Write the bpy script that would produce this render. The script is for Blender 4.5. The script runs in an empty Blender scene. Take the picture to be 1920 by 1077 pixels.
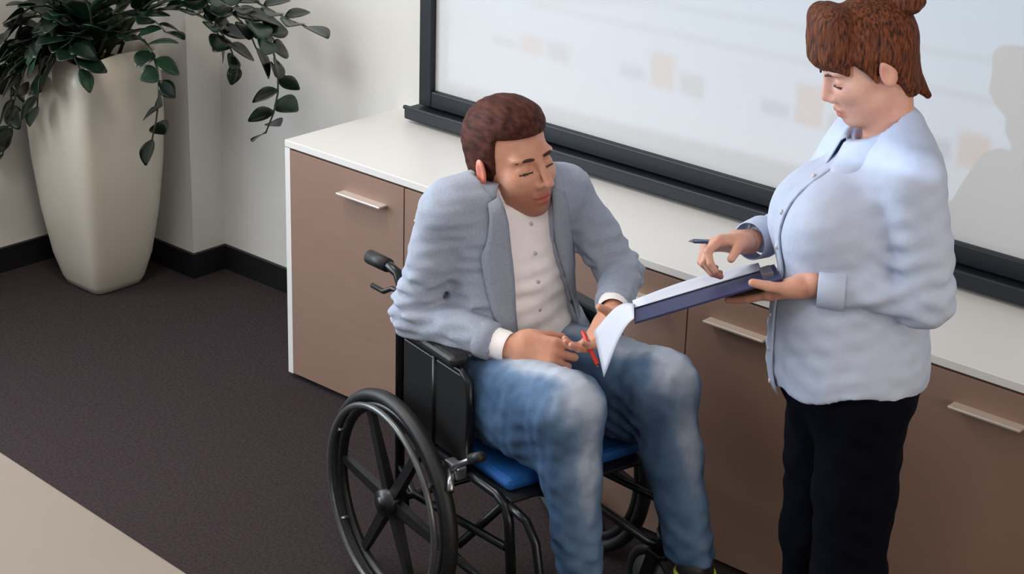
import bpy, bmesh, math, random
import numpy as np
from mathutils import Vector, Matrix
random.seed(7)
SC = bpy.context.scene
COL = SC.collection
R = math.radians

# ---------------------------------------------------------------- camera
CAM = np.array([4.151, -4.124, 2.533])
CR = np.array([0.742, 0.670, 0.028]); CU = np.array([-0.269, 0.260, 0.927]); CF = np.array([-0.614, 0.696, -0.373])
FPX = 3583.1
cd = bpy.data.cameras.new('camera'); cam = bpy.data.objects.new('camera', cd); COL.objects.link(cam)
cd.sensor_width = 36; cd.lens = 36 * FPX / 1920; cd.clip_end = 60
YAW, PIT, ROL = R(-41.427), R(21.902), R(1.734)
f_ = Vector((math.sin(YAW) * math.cos(PIT), math.cos(YAW) * math.cos(PIT), -math.sin(PIT)))
r0 = Vector((math.cos(YAW), -math.sin(YAW), 0)); u0 = r0.cross(f_)
r_ = math.cos(ROL) * r0 + math.sin(ROL) * u0; u_ = -math.sin(ROL) * r0 + math.cos(ROL) * u0
cam.matrix_world = Matrix(((r_.x, u_.x, -f_.x, CAM[0]), (r_.y, u_.y, -f_.y, CAM[1]), (r_.z, u_.z, -f_.z, CAM[2]), (0, 0, 0, 1)))
SC.camera = cam

def ray(x, y):
    return np.array(f_) + np.array(r_) * (x - 960) / FPX - np.array(u_) * (y - 538.5) / FPX
def at_plane(x, y, P0, n):           # pixel -> point on the plane through P0 with normal n
    d = ray(x, y); return CAM + d * ((np.array(P0, float) - CAM) @ np.array(n, float)) / (d @ np.array(n, float))
def at_y(x, y, Y): return at_plane(x, y, (0, Y, 0), (0, 1, 0))
def at_z(x, y, Z): return at_plane(x, y, (0, 0, Z), (0, 0, 1))

# ---------------------------------------------------------------- view, world, large lights
SC.view_settings.view_transform = 'Standard'; SC.view_settings.look = 'None'
SC.view_settings.gamma = 1; SC.view_settings.exposure = -0.2; SC.view_settings.use_curve_mapping = False
def lin(r, g, b):
    o = []
    for v in (r, g, b):
        v /= 255; o.append(v / 12.92 if v <= .04045 else ((v + .055) / 1.055) ** 2.4)
    return tuple(o)
wd = bpy.data.worlds.new('world'); SC.world = wd; wd.use_nodes = True
wd.node_tree.nodes['Background'].inputs[0].default_value = (.62, .74, .95, 1)
wd.node_tree.nodes['Background'].inputs[1].default_value = .5

def area_light(name, loc, rot, sx, sy, energy, color):
    l = bpy.data.lights.new(name, 'AREA'); l.shape = 'RECTANGLE'; l.size = sx; l.size_y = sy; l.energy = energy; l.color = color
    o = bpy.data.objects.new(name, l); COL.objects.link(o); o.location = loc; o.rotation_euler = rot
    return o
# added daylight, set at two made-up unseen openings of the left wall
for yc in (-2.35, -4.6):
    area_light('window_daylight', (-1.33, yc, 1.72), (0, R(-90), 0), 1.7, 1.9, 112, (.84, .92, 1.0))

# added warm fill, set at a made-up unseen opening of the right wall
area_light('corridor_light', (6.95, -3.0, 1.75), (0, R(90), 0), 1.5, 4.4, 118, (1.0, .86, .72))

# ---------------------------------------------------------------- helpers
def tag(o, label=None, cat=None, group=None, kind=None):
    if label: o['label'] = label
    if cat: o['category'] = cat
    if group: o['group'] = group
    if kind: o['kind'] = kind
    return o
def empty(name, loc=(0, 0, 0), rz=0, parent=None):
    o = bpy.data.objects.new(name, None); COL.objects.link(o); o.location = loc; o.rotation_euler = (0, 0, rz)
    o.empty_display_size = .1
    if parent: o.parent = parent
    return o
def link_mesh(name, me, parent=None):
    o = bpy.data.objects.new(name, me); COL.objects.link(o)
    if parent: o.parent = parent
    return o
class MB:
    """collects simple solids into one mesh"""
    def __init__(s): s.v = []; s.f = []; s.sm = []
    def add(s, vs, fs, smooth=False):
        n = len(s.v); s.v += [tuple(map(float, v)) for v in vs]; s.f += [tuple(i + n for i in f) for f in fs]; s.sm += [smooth] * len(fs)
        return s
    def box(s, c, d, M=None, bev=0):
        bm = bmesh.new(); bmesh.ops.create_cube(bm, size=1)
        for v in bm.verts: v.co = Vector((v.co.x * d[0], v.co.y * d[1], v.co.z * d[2]))
        if bev: bmesh.ops.bevel(bm, geom=bm.edges[:], offset=bev, segments=2, profile=.5, affect='EDGES')
        bm.verts.ensure_lookup_table()
        vs = [(M @ v.co if M else v.co) + Vector(c) for v in bm.verts]
        s.add(vs, [[v.index for v in f.verts] for f in bm.faces]); bm.free(); return s
    def b2(s, a, b, bev=0):
        return s.box([(a[i] + b[i]) / 2 for i in range(3)], [abs(b[i] - a[i]) for i in range(3)], None, bev)
    def tube(s, pts, r, n=10, closed=False, cap=True):
        P = [Vector(p) for p in pts]; m = len(P); rr = r if isinstance(r, (list, tuple)) else [r] * m
        T = []
        for i in range(m):
            a = P[i - 1] if (i or closed) else P[i]; b = P[(i + 1) % m] if (i < m - 1 or closed) else P[i]
            T.append((b - a).normalized())
        up = Vector((0, 0, 1)) if abs(T[0].z) < .9 else Vector((1, 0, 0))
        N = (up - T[0] * up.dot(T[0])).normalized(); vs = []
        for i in range(m):
            N = (N - T[i] * N.dot(T[i])).normalized(); B = T[i].cross(N)
            for k in range(n):
                a = 2 * math.pi * k / n; vs.append(P[i] + (N * math.cos(a) + B * math.sin(a)) * rr[i])
        fs = []
        for i in range(m if closed else m - 1):
            j = (i + 1) % m
            for k in range(n): fs.append((i * n + k, i * n + (k + 1) % n, j * n + (k + 1) % n, j * n + k))
        if cap and not closed: fs += [tuple(range(n))[::-1], tuple((m - 1) * n + k for k in range(n))]
        return s.add(vs, fs, True)
    def ring(s, c, rad, r, axis='Y', n=48, m=10, sr=None):
        """torus; sr = (radial, axial) half sizes for a flat section"""
        a, b = sr if sr else (r, r); vs = []; fs = []
        for i in range(n):
            t = 2 * math.pi * i / n
            for k in range(m):
                q = 2 * math.pi * k / m; rr = rad + a * math.cos(q); h = b * math.sin(q)
                x, z = rr * math.cos(t), rr * math.sin(t)
                vs.append((c[0] + x, c[1] + h, c[2] + z) if axis == 'Y' else (c[0] + x, c[1] + z, c[2] + h))
        for i in range(n):
            for k in range(m): fs.append((i * m + k, ((i + 1) % n) * m + k, ((i + 1) % n) * m + (k + 1) % m, i * m + (k + 1) % m))
        return s.add(vs, fs, True)
    def cyl(s, a, b, r, n=20): return s.tube([a, b], r, n)
    def sheet(s, rows, th=0):
        """grid of points -> surface, optional thickness along z-ish normals"""
        m, n = len(rows), len(rows[0]); A = np.array(rows, float)
        if th:
            du = np.gradient(A, axis=0); dv = np.gradient(A, axis=1); N = np.cross(du, dv); N /= np.linalg.norm(N, axis=2, keepdims=True) + 1e-12
            B = A - N * th
            vs = list(A.reshape(-1, 3)) + list(B.reshape(-1, 3)); o = m * n; fs = []
            for i in range(m - 1):
                for j in range(n - 1):
                    q = (i * n + j, i * n + j + 1, (i + 1) * n + j + 1, (i + 1) * n + j); fs.append(q); fs.append(tuple(k + o for k in q[::-1]))
            per = [(0, j) for j in range(n)] + [(i, n - 1) for i in range(1, m)] + [(m - 1, j) for j in range(n - 2, -1, -1)] + [(i, 0) for i in range(m - 2, 0, -1)]
            per = [i * n + j for i, j in per]
            for k in range(len(per)):
                a, b = per[k], per[(k + 1) % len(per)]; fs.append((b, a, a + o, b + o))
            return s.add(vs, fs, True)
        fs = [(i * n + j, i * n + j + 1, (i + 1) * n + j + 1, (i + 1) * n + j) for i in range(m - 1) for j in range(n - 1)]
        return s.add(list(A.reshape(-1, 3)), fs, True)
    def mesh(s, name, mat):
        me = bpy.data.meshes.new(name); me.from_pydata(s.v, [], s.f); me.update()
        bm = bmesh.new(); bm.from_mesh(me); bmesh.ops.recalc_face_normals(bm, faces=bm.faces[:]); bm.to_mesh(me); bm.free()
        me.polygons.foreach_set('use_smooth', s.sm)
        if mat: me.materials.append(mat)
        return me
    def build(s, name, mat, parent=None): return link_mesh(name, s.mesh(name, mat), parent)

# ---------------------------------------------------------------- materials (procedural)
def newmat(name):
    m = bpy.data.materials.new(name); m.use_nodes = True; nt = m.node_tree; return m, nt, nt.nodes['Principled BSDF']
def mat(name, rgb, rough=.5, metal=0, var=.0, scale=30, bump=0, bscale=None, spec=.5, stretch=(1, 1, 1), sheen=0):
    m, nt, b = newmat(name); N = nt.nodes; L = nt.links
    c = lin(*rgb); b.inputs['Roughness'].default_value = rough; b.inputs['Metallic'].default_value = metal
    b.inputs['Specular IOR Level'].default_value = spec
    if sheen: b.inputs['Sheen Weight'].default_value = sheen
    tc = N.new('ShaderNodeTexCoord'); mp = N.new('ShaderNodeMapping'); mp.inputs['Scale'].default_value = stretch
    L.new(tc.outputs['Object'], mp.inputs[0])
    ns = N.new('ShaderNodeTexNoise'); ns.inputs['Scale'].default_value = scale; ns.inputs['Detail'].default_value = 4
    L.new(mp.outputs[0], ns.inputs['Vector'])
    rp = N.new('ShaderNodeValToRGB'); rp.color_ramp.elements[0].position = .3; rp.color_ramp.elements[1].position = .7
    rp.color_ramp.elements[0].color = (*[v * (1 - var) for v in c], 1); rp.color_ramp.elements[1].color = (*[min(1, v * (1 + var)) for v in c], 1)
    L.new(ns.outputs[0], rp.inputs[0]); L.new(rp.outputs[0], b.inputs['Base Color'])
    if bump:
        n2 = N.new('ShaderNodeTexNoise'); n2.inputs['Scale'].default_value = bscale or scale * 4; n2.inputs['Detail'].default_value = 3
        L.new(mp.outputs[0], n2.inputs['Vector'])
        bp = N.new('ShaderNodeBump'); bp.inputs['Strength'].default_value = bump; bp.inputs['Distance'].default_value = .01
        L.new(n2.outputs[0], bp.inputs['Height']); L.new(bp.outputs[0], b.inputs['Normal'])
    return m
M = {}
M['wall'] = mat('wall_paint', (210, 208, 203), .85, var=.015, scale=3, bump=.05, bscale=180)
M['ceil'] = mat('ceiling_paint', (225, 222, 216), .9, var=.01)
M['carpet'] = mat('carpet', (60, 51, 53), .95, var=.35, scale=120, bump=.6, bscale=420, spec=.1)
M['black'] = mat('black_trim', (14, 14, 17), .5, var=.1)
M['white'] = mat('white_laminate', (218, 216, 213), .35, var=.008, scale=2)
M['taupe'] = mat('taupe_laminate', (136, 109, 95), .55, var=.03, scale=6, stretch=(1, 1, 6))
M['handle'] = mat('brushed_handle', (226, 216, 204), .38, .55, var=.03, scale=40)
M['slate'] = mat('slate_frame', (25, 31, 38), .45, .3, var=.06, scale=14)
M['screen'] = mat('screen_surface', (192, 193, 195), .8, var=.004, scale=4)
M['pot'] = mat('pot_lacquer', (194, 187, 174), .32, var=.02, scale=5)
M['soil'] = mat('soil', (40, 31, 24), .95, var=.5, scale=60, bump=.8)
M['table'] = mat('table_laminate', (140, 128, 118), .4, var=.02, scale=3)
M['lamp'] = None
M['tyre'] = mat('rubber', (16, 19, 20), .55, var=.15, scale=30)
M['plastic'] = mat('black_plastic', (15, 17, 19), .42, var=.1)
M['tube'] = mat('black_tube', (20, 23, 26), .3, .4, var=.1)
M['chrome'] = mat('grey_metal', (150, 152, 155), .3, .9, var=.08)
M['rimgrey'] = mat('hand_rim', (96, 99, 100), .35, .6, var=.1)
M['vinyl'] = mat('black_vinyl', (17, 18, 22), .5, var=.1, bump=.1)
M['cushion'] = mat('blue_cushion', (14, 84, 158), .7, var=.1, bump=.15)
# ---------------------------------------------------------------- implicit surfaces -> meshes (bodies and clothes)
def v3(*a): return np.array(a, float)
def rotm(rx=0, ry=0, rz=0):
    return np.array((Matrix.Rotation(R(rz), 3, 'Z') @ Matrix.Rotation(R(ry), 3, 'Y') @ Matrix.Rotation(R(rx), 3, 'X')))
def cone(a, b, ra, rb):
    a = v3(*a); b = v3(*b); ba = b - a; L2 = ba @ ba + 1e-12
    def f(X, Y, Z):
        px, py, pz = X - a[0], Y - a[1], Z - a[2]
        t = np.clip((px * ba[0] + py * ba[1] + pz * ba[2]) / L2, 0, 1)
        return np.sqrt((px - t * ba[0]) ** 2 + (py - t * ba[1]) ** 2 + (pz - t * ba[2]) ** 2) - (ra + (rb - ra) * t)
    m = max(ra, rb); return f, np.minimum(a, b) - m, np.maximum(a, b) + m
def ell(c, r, M3=None):
    c = v3(*c); r = v3(*r); Q = np.eye(3) if M3 is None else np.array(M3)   # columns = local axes
    def f(X, Y, Z):
        px, py, pz = X - c[0], Y - c[1], Z - c[2]
        q = [(px * Q[0, i] + py * Q[1, i] + pz * Q[2, i]) for i in range(3)]
        k0 = np.sqrt(sum((q[i] / r[i]) ** 2 for i in range(3))); k1 = np.sqrt(sum((q[i] / r[i] ** 2) ** 2 for i in range(3))) + 1e-9
        return k0 * (k0 - 1) / k1
    e = np.sqrt(((Q * r) ** 2).sum(1)); return f, c - e, c + e
def rbox(c, d, rad, M3=None):
    c = v3(*c); h = v3(*d) / 2 - rad; Q = np.eye(3) if M3 is None else np.array(M3)
    def f(X, Y, Z):
        px, py, pz = X - c[0], Y - c[1], Z - c[2]
        q = [np.abs(px * Q[0, i] + py * Q[1, i] + pz * Q[2, i]) - h[i] for i in range(3)]
        o = np.sqrt(sum(np.maximum(k, 0) ** 2 for k in q)); return o + np.minimum(np.maximum(np.maximum(q[0], q[1]), q[2]), 0) - rad
    e = (np.abs(Q) * (h + rad)).sum(1); return f, c - e, c + e
def smin(a, b, k):
    if k <= 0: return np.minimum(a, b)
    h = np.maximum(k - np.abs(a - b), 0) / k; return np.minimum(a, b) - h * h * k * .25
class Sdf:
    def __init__(s): s.ops = []
    def add(s, prim, k=.02): s.ops.append(('+', prim, k)); return s
    def sub(s, prim, k=.01): s.ops.append(('-', prim, k)); return s
    def fn(s, g): s.ops.append(('f', g, 0)); return s          # g(D, X, Y, Z) -> D
    def eval(s, P):
        X, Y, Z = [np.asarray(P[..., i], float) for i in range(3)]; D = np.full(X.shape, .5)
        for op, p, k in s.ops:
            if op == '+': D = smin(D, p[0](X, Y, Z), k)
            elif op == '-': D = -smin(-D, p[0](X, Y, Z), k)
            else: D = p(D, X, Y, Z)
        return D
    def grid(s, h, pad=.03):
        lo = np.min([p[1] for op, p, k in s.ops if op == '+'], 0) - pad; hi = np.max([p[2] for op, p, k in s.ops if op == '+'], 0) + pad
        ax = [np.arange(lo[i], hi[i] + h, h, dtype=np.float32) for i in range(3)]
        D = np.full([len(a) for a in ax], .2, np.float32)
        for op, p, k in s.ops:
            if op == 'f':
                X, Y, Z = ax[0][:, None, None], ax[1][None, :, None], ax[2][None, None, :]; D = p(D, X, Y, Z).astype(np.float32); continue
            mg = k + 3 * h + .012; w = []
            for i in range(3):
                a = max(0, int((p[1][i] - mg - lo[i]) / h)); b = min(len(ax[i]), int((p[2][i] + mg - lo[i]) / h) + 2); w.append(slice(a, b))
            w = tuple(w); d = p[0](ax[0][w[0]][:, None, None], ax[1][w[1]][None, :, None], ax[2][w[2]][None, None, :]).astype(np.float32)
            D[w] = smin(D[w], d, k) if op == '+' else -smin(-D[w], d, k)
        return D, ax
    def nets(s, h, pad=.03):
        D, ax = s.grid(h, pad); n = D.shape; ins = D < 0
        c = [ins[i:n[0] - 1 + i, j:n[1] - 1 + j, k:n[2] - 1 + k] for i in (0, 1) for j in (0, 1) for k in (0, 1)]
        cnt = sum(x.astype(np.int8) for x in c); I, J, K = np.nonzero((cnt > 0) & (cnt < 8))
        idx = np.full([m - 1 for m in n], -1, np.int64); idx[I, J, K] = np.arange(len(I))
        acc = np.zeros((len(I), 3)); num = np.zeros(len(I))
        for a in range(3):
            o = [b for b in range(3) if b != a]
            for s1 in (0, 1):
                for s2 in (0, 1):
                    of = [0, 0, 0]; of[o[0]] = s1; of[o[1]] = s2; e = of[:]; e[a] = 1
                    d0 = D[I + of[0], J + of[1], K + of[2]]; d1 = D[I + e[0], J + e[1], K + e[2]]
                    m = (d0 < 0) != (d1 < 0); t = np.where(m, d0 / np.where(m, d0 - d1, 1), 0)
                    pt = np.zeros((len(I), 3)); pt[:, o[0]] = s1; pt[:, o[1]] = s2; pt[:, a] = t
                    acc += pt * m[:, None]; num += m
        V = (np.stack([I, J, K], 1) + acc / num[:, None]) * h + np.array([a[0] for a in ax])
        F = []
        for a in range(3):
            o = [(a + 1) % 3, (a + 2) % 3]
            sl0 = [slice(1, -1)] * 3; sl1 = [slice(1, -1)] * 3; sl0[a] = slice(0, n[a] - 1); sl1[a] = slice(1, n[a])
            A = ins[tuple(sl0)]; B = ins[tuple(sl1)]; E = np.stack(np.nonzero(A != B), 1); fl = A[tuple(E.T)]
            base = E.copy(); base[:, o[0]] += 1; base[:, o[1]] += 1
            q = []
            for d1, d2 in ((-1, -1), (0, -1), (0, 0), (-1, 0)):
                b = base.copy(); b[:, o[0]] += d1; b[:, o[1]] += d2; q.append(idx[b[:, 0], b[:, 1], b[:, 2]])
            q = np.stack(q, 1); q[~fl] = q[~fl][:, ::-1]; F.append(q)
        F = np.concatenate(F); F = F[(F >= 0).all(1)]
        return V, F
def relax(V, F, it=2, lam=.5):
    """light laplacian smoothing"""
    E = np.concatenate([F[:, [0, 1]], F[:, [1, 2]], F[:, [2, 3]], F[:, [3, 0]]])
    for k in range(it):
        acc = np.zeros_like(V); n = np.zeros(len(V))
        for a, b in ((0, 1), (1, 0)):
            for i in range(3): acc[:, i] += np.bincount(E[:, a], weights=V[E[:, b], i], minlength=len(V))
            n += np.bincount(E[:, a], minlength=len(V))
        V = V + lam * (acc / np.maximum(n, 1)[:, None] - V)
    return V
def np_mesh(name, V, F, mats, matidx=None):
    me = bpy.data.meshes.new(name); nf = len(F)
    me.vertices.add(len(V)); me.vertices.foreach_set('co', np.asarray(V, np.float32).ravel())
    me.loops.add(nf * 4); me.loops.foreach_set('vertex_index', np.asarray(F, np.int32).ravel())
    me.polygons.add(nf); me.polygons.foreach_set('loop_start', np.arange(0, nf * 4, 4, dtype=np.int32))
    try: me.polygons.foreach_set('loop_total', np.full(nf, 4, np.int32))
    except Exception: pass
    for m in mats: me.materials.append(m)
    if matidx is not None: me.polygons.foreach_set('material_index', np.asarray(matidx, np.int32))
    me.update(calc_edges=True); me.validate()
    me.polygons.foreach_set('use_smooth', np.ones(len(me.polygons), bool))
    return me
def sdf_obj(name, sd, h, m, parent, it=2):
    V, F = sd.nets(h); V = relax(V, F, it)
    return link_mesh(name, np_mesh(name, V, F, [m]), parent)
def march(sd, P, d, n=70, far=.7):
    """points P moved along d onto the surface (first hit)"""
    P = np.array(P, float); d = np.array(d, float); d = d / np.linalg.norm(d); t = np.zeros(P.shape[:-1])
    for i in range(n): t = np.minimum(t + np.clip(sd.eval(P + t[..., None] * d), -.02, .05) * .8, far)
    return P + t[..., None] * d
def waves(seed, scale, n=7):
    """smooth pseudo noise: sum of plane waves; scale = wavelengths in x, y, z"""
    rg = np.random.RandomState(seed); K = rg.normal(size=(n, 3)); K /= np.linalg.norm(K, axis=1)[:, None]; K = K * 2 * math.pi / np.array(scale); ph = rg.uniform(0, 6.28, n)
    def f(X, Y, Z): return sum(np.sin(K[i, 0] * X + K[i, 1] * Y + K[i, 2] * Z + ph[i]) for i in range(n)) / math.sqrt(n)
    return f
def sstep(a, b, x):
    t = np.clip((x - a) / (b - a), 0, 1); return t * t * (3 - 2 * t)
# ================================================================ SETTING
XL, YF, XR, ZC = -1.38, -7.0, 7.0, 3.0
def struct(mb, name, m, parent=None):
    o = mb.build(name, m, parent)
    if not parent: o['kind'] = 'structure'
    return o
struct(MB().b2((XL - .2, YF - .2, -.06), (XR + .2, .2, 0)), 'floor', M['carpet'])
struct(MB().b2((XL - .2, 0, 0), (XR + .2, .15, ZC)), 'wall_back', M['wall'])
wl = MB()                                   # left wall; its two unseen openings are made up to light the room
WY = [(-3.3, -1.4), (-5.55, -3.65)]
wl.b2((XL - .2, YF, 0), (XL, 0, .85)).b2((XL - .2, YF, 2.6), (XL, 0, ZC)).b2((XL - .2, -1.4, .85), (XL, 0, 2.6)).b2((XL - .2, -3.65, .85), (XL, -3.3, 2.6)).b2((XL - .2, YF, .85), (XL, -5.55, 2.6))
struct(wl, 'wall_left', M['wall'])
mgl, nt, b = newmat('window_glass'); b.inputs['Transmission Weight'].default_value = 1; b.inputs['Roughness'].default_value = 0; b.inputs['IOR'].default_value = 1.05
for i, (a, c) in enumerate(WY):  # frames and panes for the made-up left openings, unseen
    fr = MB(); x0, x1 = XL - .14, XL - .08
    fr.b2((x0, a, .85), (x1, a + .06, 2.6)).b2((x0, c - .06, .85), (x1, c, 2.6)).b2((x0, a, .85), (x1, c, .91)).b2((x0, a, 2.54), (x1, c, 2.6)).b2((x0, (a + c) / 2 - .03, .91), (x1, (a + c) / 2 + .03, 2.54))
    wo = struct(fr, 'window_%d' % (i + 1), M['white'])
    for s in (0, 1):
        y0 = a + .06 if s == 0 else (a + c) / 2 + .03; MB().b2((XL - .115, y0, .91), (XL - .107, y0 + (c - a) / 2 - .09, 2.54)).build('pane', mgl, wo)
struct(MB().b2((XL - .2, YF - .15, 0), (XR + .2, YF, ZC)), 'wall_front', M['wall'])
struct(MB().b2((XR, YF, 0), (XR + .15, 0, .95)).b2((XR, YF, 2.55), (XR + .15, 0, ZC)).b2((XR, -.75, .95), (XR + .15, 0, 2.55)).b2((XR, YF, .95), (XR + .15, -5.25, 2.55)), 'wall_right', M['wall'])
fr = MB(); x0, x1 = XR + .05, XR + .11  # frame of the unseen right opening, added to go with the warm fill
for y in (-5.25, -3.75, -2.25, -.81): fr.b2((x0, y, .95), (x1, y + .06, 2.55))
fr.b2((x0, -5.25, .95), (x1, -.75, 1.01)).b2((x0, -5.25, 2.49), (x1, -.75, 2.55)); wo = struct(fr, 'window_3', M['slate'])
for a, c in ((-5.19, -3.75), (-3.69, -2.25), (-2.19, -.81)): MB().b2((XR + .075, a, 1.01), (XR + .083, c, 2.49)).build('pane', mgl, wo)
struct(MB().b2((XL - .2, YF - .15, ZC), (XR + .2, .15, ZC + .1)), 'ceiling', M['ceil'])
PX, PY = -.868, -.143                       # corner column
struct(MB().b2((XL, PY, 0), (PX, 0, ZC)), 'wall_column', M['wall'])
struct(MB().b2((PX, -.014, 0), (XR, 0, .09)), 'baseboard_back', M['black'])
struct(MB().b2((XL, YF, 0), (XL + .014, PY, .09)), 'baseboard_left', M['black'])
struct(MB().b2((XL + .014, PY - .014, 0), (PX + .014, PY, .09)).b2((PX, PY, 0), (PX + .014, -.014, .09)), 'baseboard_column', M['black'])

# added ceiling lamps, unseen: warm panels put in to light the room
def emit(name, rgb, s):
    m, nt, b = newmat(name); b.inputs['Base Color'].default_value = (*rgb, 1); b.inputs['Emission Color'].default_value = (*rgb, 1); b.inputs['Emission Strength'].default_value = s; return m
mlamp = emit('lamp_diffuser', (1, .86, .72), 2)
for i, (x, y, lab) in enumerate(((.2, -1.5, 'square ceiling lamp above the planter and left cabinet'), (2.7, -2.6, 'square ceiling lamp above the two people'), (4.3, -3.2, 'square ceiling lamp towards the right wall'))):
    t = empty('ceiling_lamp', (x, y, ZC)); tag(t, lab, 'lamp', 'square ceiling lamps')
    f = MB(); 
    for s in (-1, 1): f.b2((s * .3 - .015, -.315, -.03), (s * .3 + .015, .315, 0)).b2((-.285, s * .3 - .015, -.03), (.285, s * .3 + .015, 0))
    f.build('lamp_frame', M['white'], t); MB().b2((-.285, -.285, -.012), (.285, .285, -.002)).build('diffuser', mlamp, t)
    l = area_light('lamp_light', (0, 0, -.035), (0, 0, 0), .56, .56, (32, 11, 4)[i], ((1, .90, .81), (1, .92, .84), (1, .80, .62))[i]); l.parent = t

# ================================================================ PROJECTOR AND ITS LIGHT
PJ = (2.42, -3.87, 2.5)
def projector_light():
    l = bpy.data.lights.new('projector_beam', 'SPOT'); l.energy = 250; l.spot_size = R(120); l.spot_blend = 0; l.shadow_soft_size = .012; l.use_nodes = True
    o = bpy.data.objects.new('projector_beam', l); COL.objects.link(o); o.location = PJ; o.rotation_euler = (R(90), 0, 0)
    nt = l.node_tree; N = nt.nodes; K = nt.links; em = N['Emission']
    def mth(op, a, b=None, c=None):
        n = N.new('ShaderNodeMath'); n.operation = op
        for i, v in enumerate((a, b, c)):
            if v is None: continue
            if isinstance(v, (int, float)): n.inputs[i].default_value = v
            else: K.new(v, n.inputs[i])
        return n.outputs[0]
    tc = N.new('ShaderNodeTexCoord'); sp = N.new('ShaderNodeSeparateXYZ'); K.new(tc.outputs['Normal'], sp.inputs[0])
    D = -.02 - PJ[1]; nz = mth('MULTIPLY', sp.outputs[2], -1)
    U = mth('MULTIPLY_ADD', mth('DIVIDE', sp.outputs[0], nz), D, PJ[0]); V = mth('MULTIPLY_ADD', mth('DIVIDE', sp.outputs[1], nz), D, PJ[2])
    def rect(x0, x1, z0, z1, soft=.006, slope=0, u=U, v=V):
        vv = mth('MULTIPLY_ADD', u, -slope, v) if slope else v
        a = mth('SUBTRACT', (x1 - x0) / 2, mth('ABSOLUTE', mth('SUBTRACT', u, (x0 + x1) / 2))); b = mth('SUBTRACT', (z1 - z0) / 2, mth('ABSOLUTE', mth('SUBTRACT', vv, (z0 + z1) / 2)))
        n = mth('MULTIPLY_ADD', mth('MINIMUM', a, b), 1 / soft, .5); n.node.use_clamp = True; return n
    # page: pale bluish white, a little bluer towards the top of the slide
    mix0 = N.new('ShaderNodeMix'); mix0.data_type = 'RGBA'; mr = N.new('ShaderNodeMapRange'); K.new(V, mr.inputs[0]); mr.inputs[1].default_value = 1.0; mr.inputs[2].default_value = 1.5
    K.new(mr.outputs[0], mix0.inputs[0]); mix0.inputs[6].default_value = (.62, .80, 1.05, 1); mix0.inputs[7].default_value = (.24, .62, .95, 1)
    col = mix0.outputs[2]
    def paint(mask, rgb):
        nonlocal col
        m = N.new('ShaderNodeMix'); m.data_type = 'RGBA'; K.new(mask, m.inputs[0]); K.new(col, m.inputs[6]); m.inputs[7].default_value = (*rgb, 1); col = m.outputs[2]
    BL, OR, GR = (.06, .16, .44), (.48, .18, .06), (.12, .22, .26)
    P = .4838
    hs = [(.025, .058, .055), (.037, .10, .062), (.04, .112, .05), (.05, .09, .07)]
    for g in range(4):
        x = .426 + g * P
        paint(rect(x, x + .086, 1.085, 1.085 + hs[g][0]), (BL if g else GR)); paint(rect(x + .105, x + .193, 1.08, 1.08 + hs[g][1]), OR); paint(rect(x + .21, x + .296, 1.08, 1.08 + hs[g][2]), GR)
    LN = (.05, .11, .18)
    s1 = (1.333 - 1.313) / .468; paint(rect(1.0, 2.7, 1.309 - s1 * 1.0, 1.317 - s1 * 1.0, .004, s1), LN)
    s0 = (1.313 - 1.234) / .437; paint(rect(.56, 1.0, 1.230 - s0 * .564, 1.238 - s0 * .564, .004, s0), LN)
    s2 = .018 / .9; paint(rect(.56, 2.7, 1.225 - s2 * .564, 1.233 - s2 * .564, .004, s2), LN)
    paint(rect(.95, 2.6, 1.008, 1.014, .004, 0), (.62, .70, .84))
    for z in (1.164, 1.128, 1.090): paint(rect(.258, .298, z - .004, z + .004), (.62, .70, .84))
    page = rect(.241, 2.72, .925 - .034 * .241, 2.42, .01, .034)
    K.new(col, em.inputs['Color']); K.new(page, em.inputs['Strength'])
projector_light()
t = empty('projector', (PJ[0], PJ[1] - .03, PJ[2])); tag(t, 'white ceiling projector hanging over the conference table', 'projector')
MB().box((0, -.16, .0), (.34, .26, .1), None, .015).build('housing', M['white'], t)
MB().cyl((0, -.028, 0), (0, -.022, 0), .03).build('lens_ring', M['plastic'], t)
MB().cyl((0, -.16, .05), (0, -.16, .5), .02).build('ceiling_pole', M['white'], t)

# ================================================================ FRAMED PROJECTION BOARD
t = empty('projection_board', (0, 0, .80)); tag(t, 'large white projection board in dark slate frame on the back wall', 'projection screen')
def wz(z): return z - .80
X0, X1, Z0, Z1 = .189, 2.95, .889, 2.55
MB().b2((X0 - .02, -.02, wz(Z0 - .02)), (X1 + .02, -.002, wz(Z1 + .02))).build('board_panel', M['screen'], t)
fw = .052
for nm, a, b in (('frame_bar', (X0 - fw, -.04, wz(Z0 - fw)), (X0, -.001, wz(Z1 + fw))), ('frame_bar', (X1, -.04, wz(Z0 - fw)), (X1 + fw, -.001, wz(Z1 + fw))),
                 ('frame_bar', (X0, -.04, wz(Z0 - fw)), (X1, -.001, wz(Z0))), ('frame_bar', (X0, -.04, wz(Z1)), (X1, -.001, wz(Z1 + fw)))):
    MB().b2(a, b, .004).build(nm, M['slate'], t)
tr = MB(); tr.b2((X0 - fw - .02, -.085, wz(.795)), (X1 + fw + .02, -.001, wz(.832)), .006).build('pen_tray', M['slate'], t)
MB().b2((X0 - fw - .02, -.09, wz(.828)), (X1 + fw + .02, -.078, wz(.840)), .003).build('tray_lip', M['slate'], t)

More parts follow.
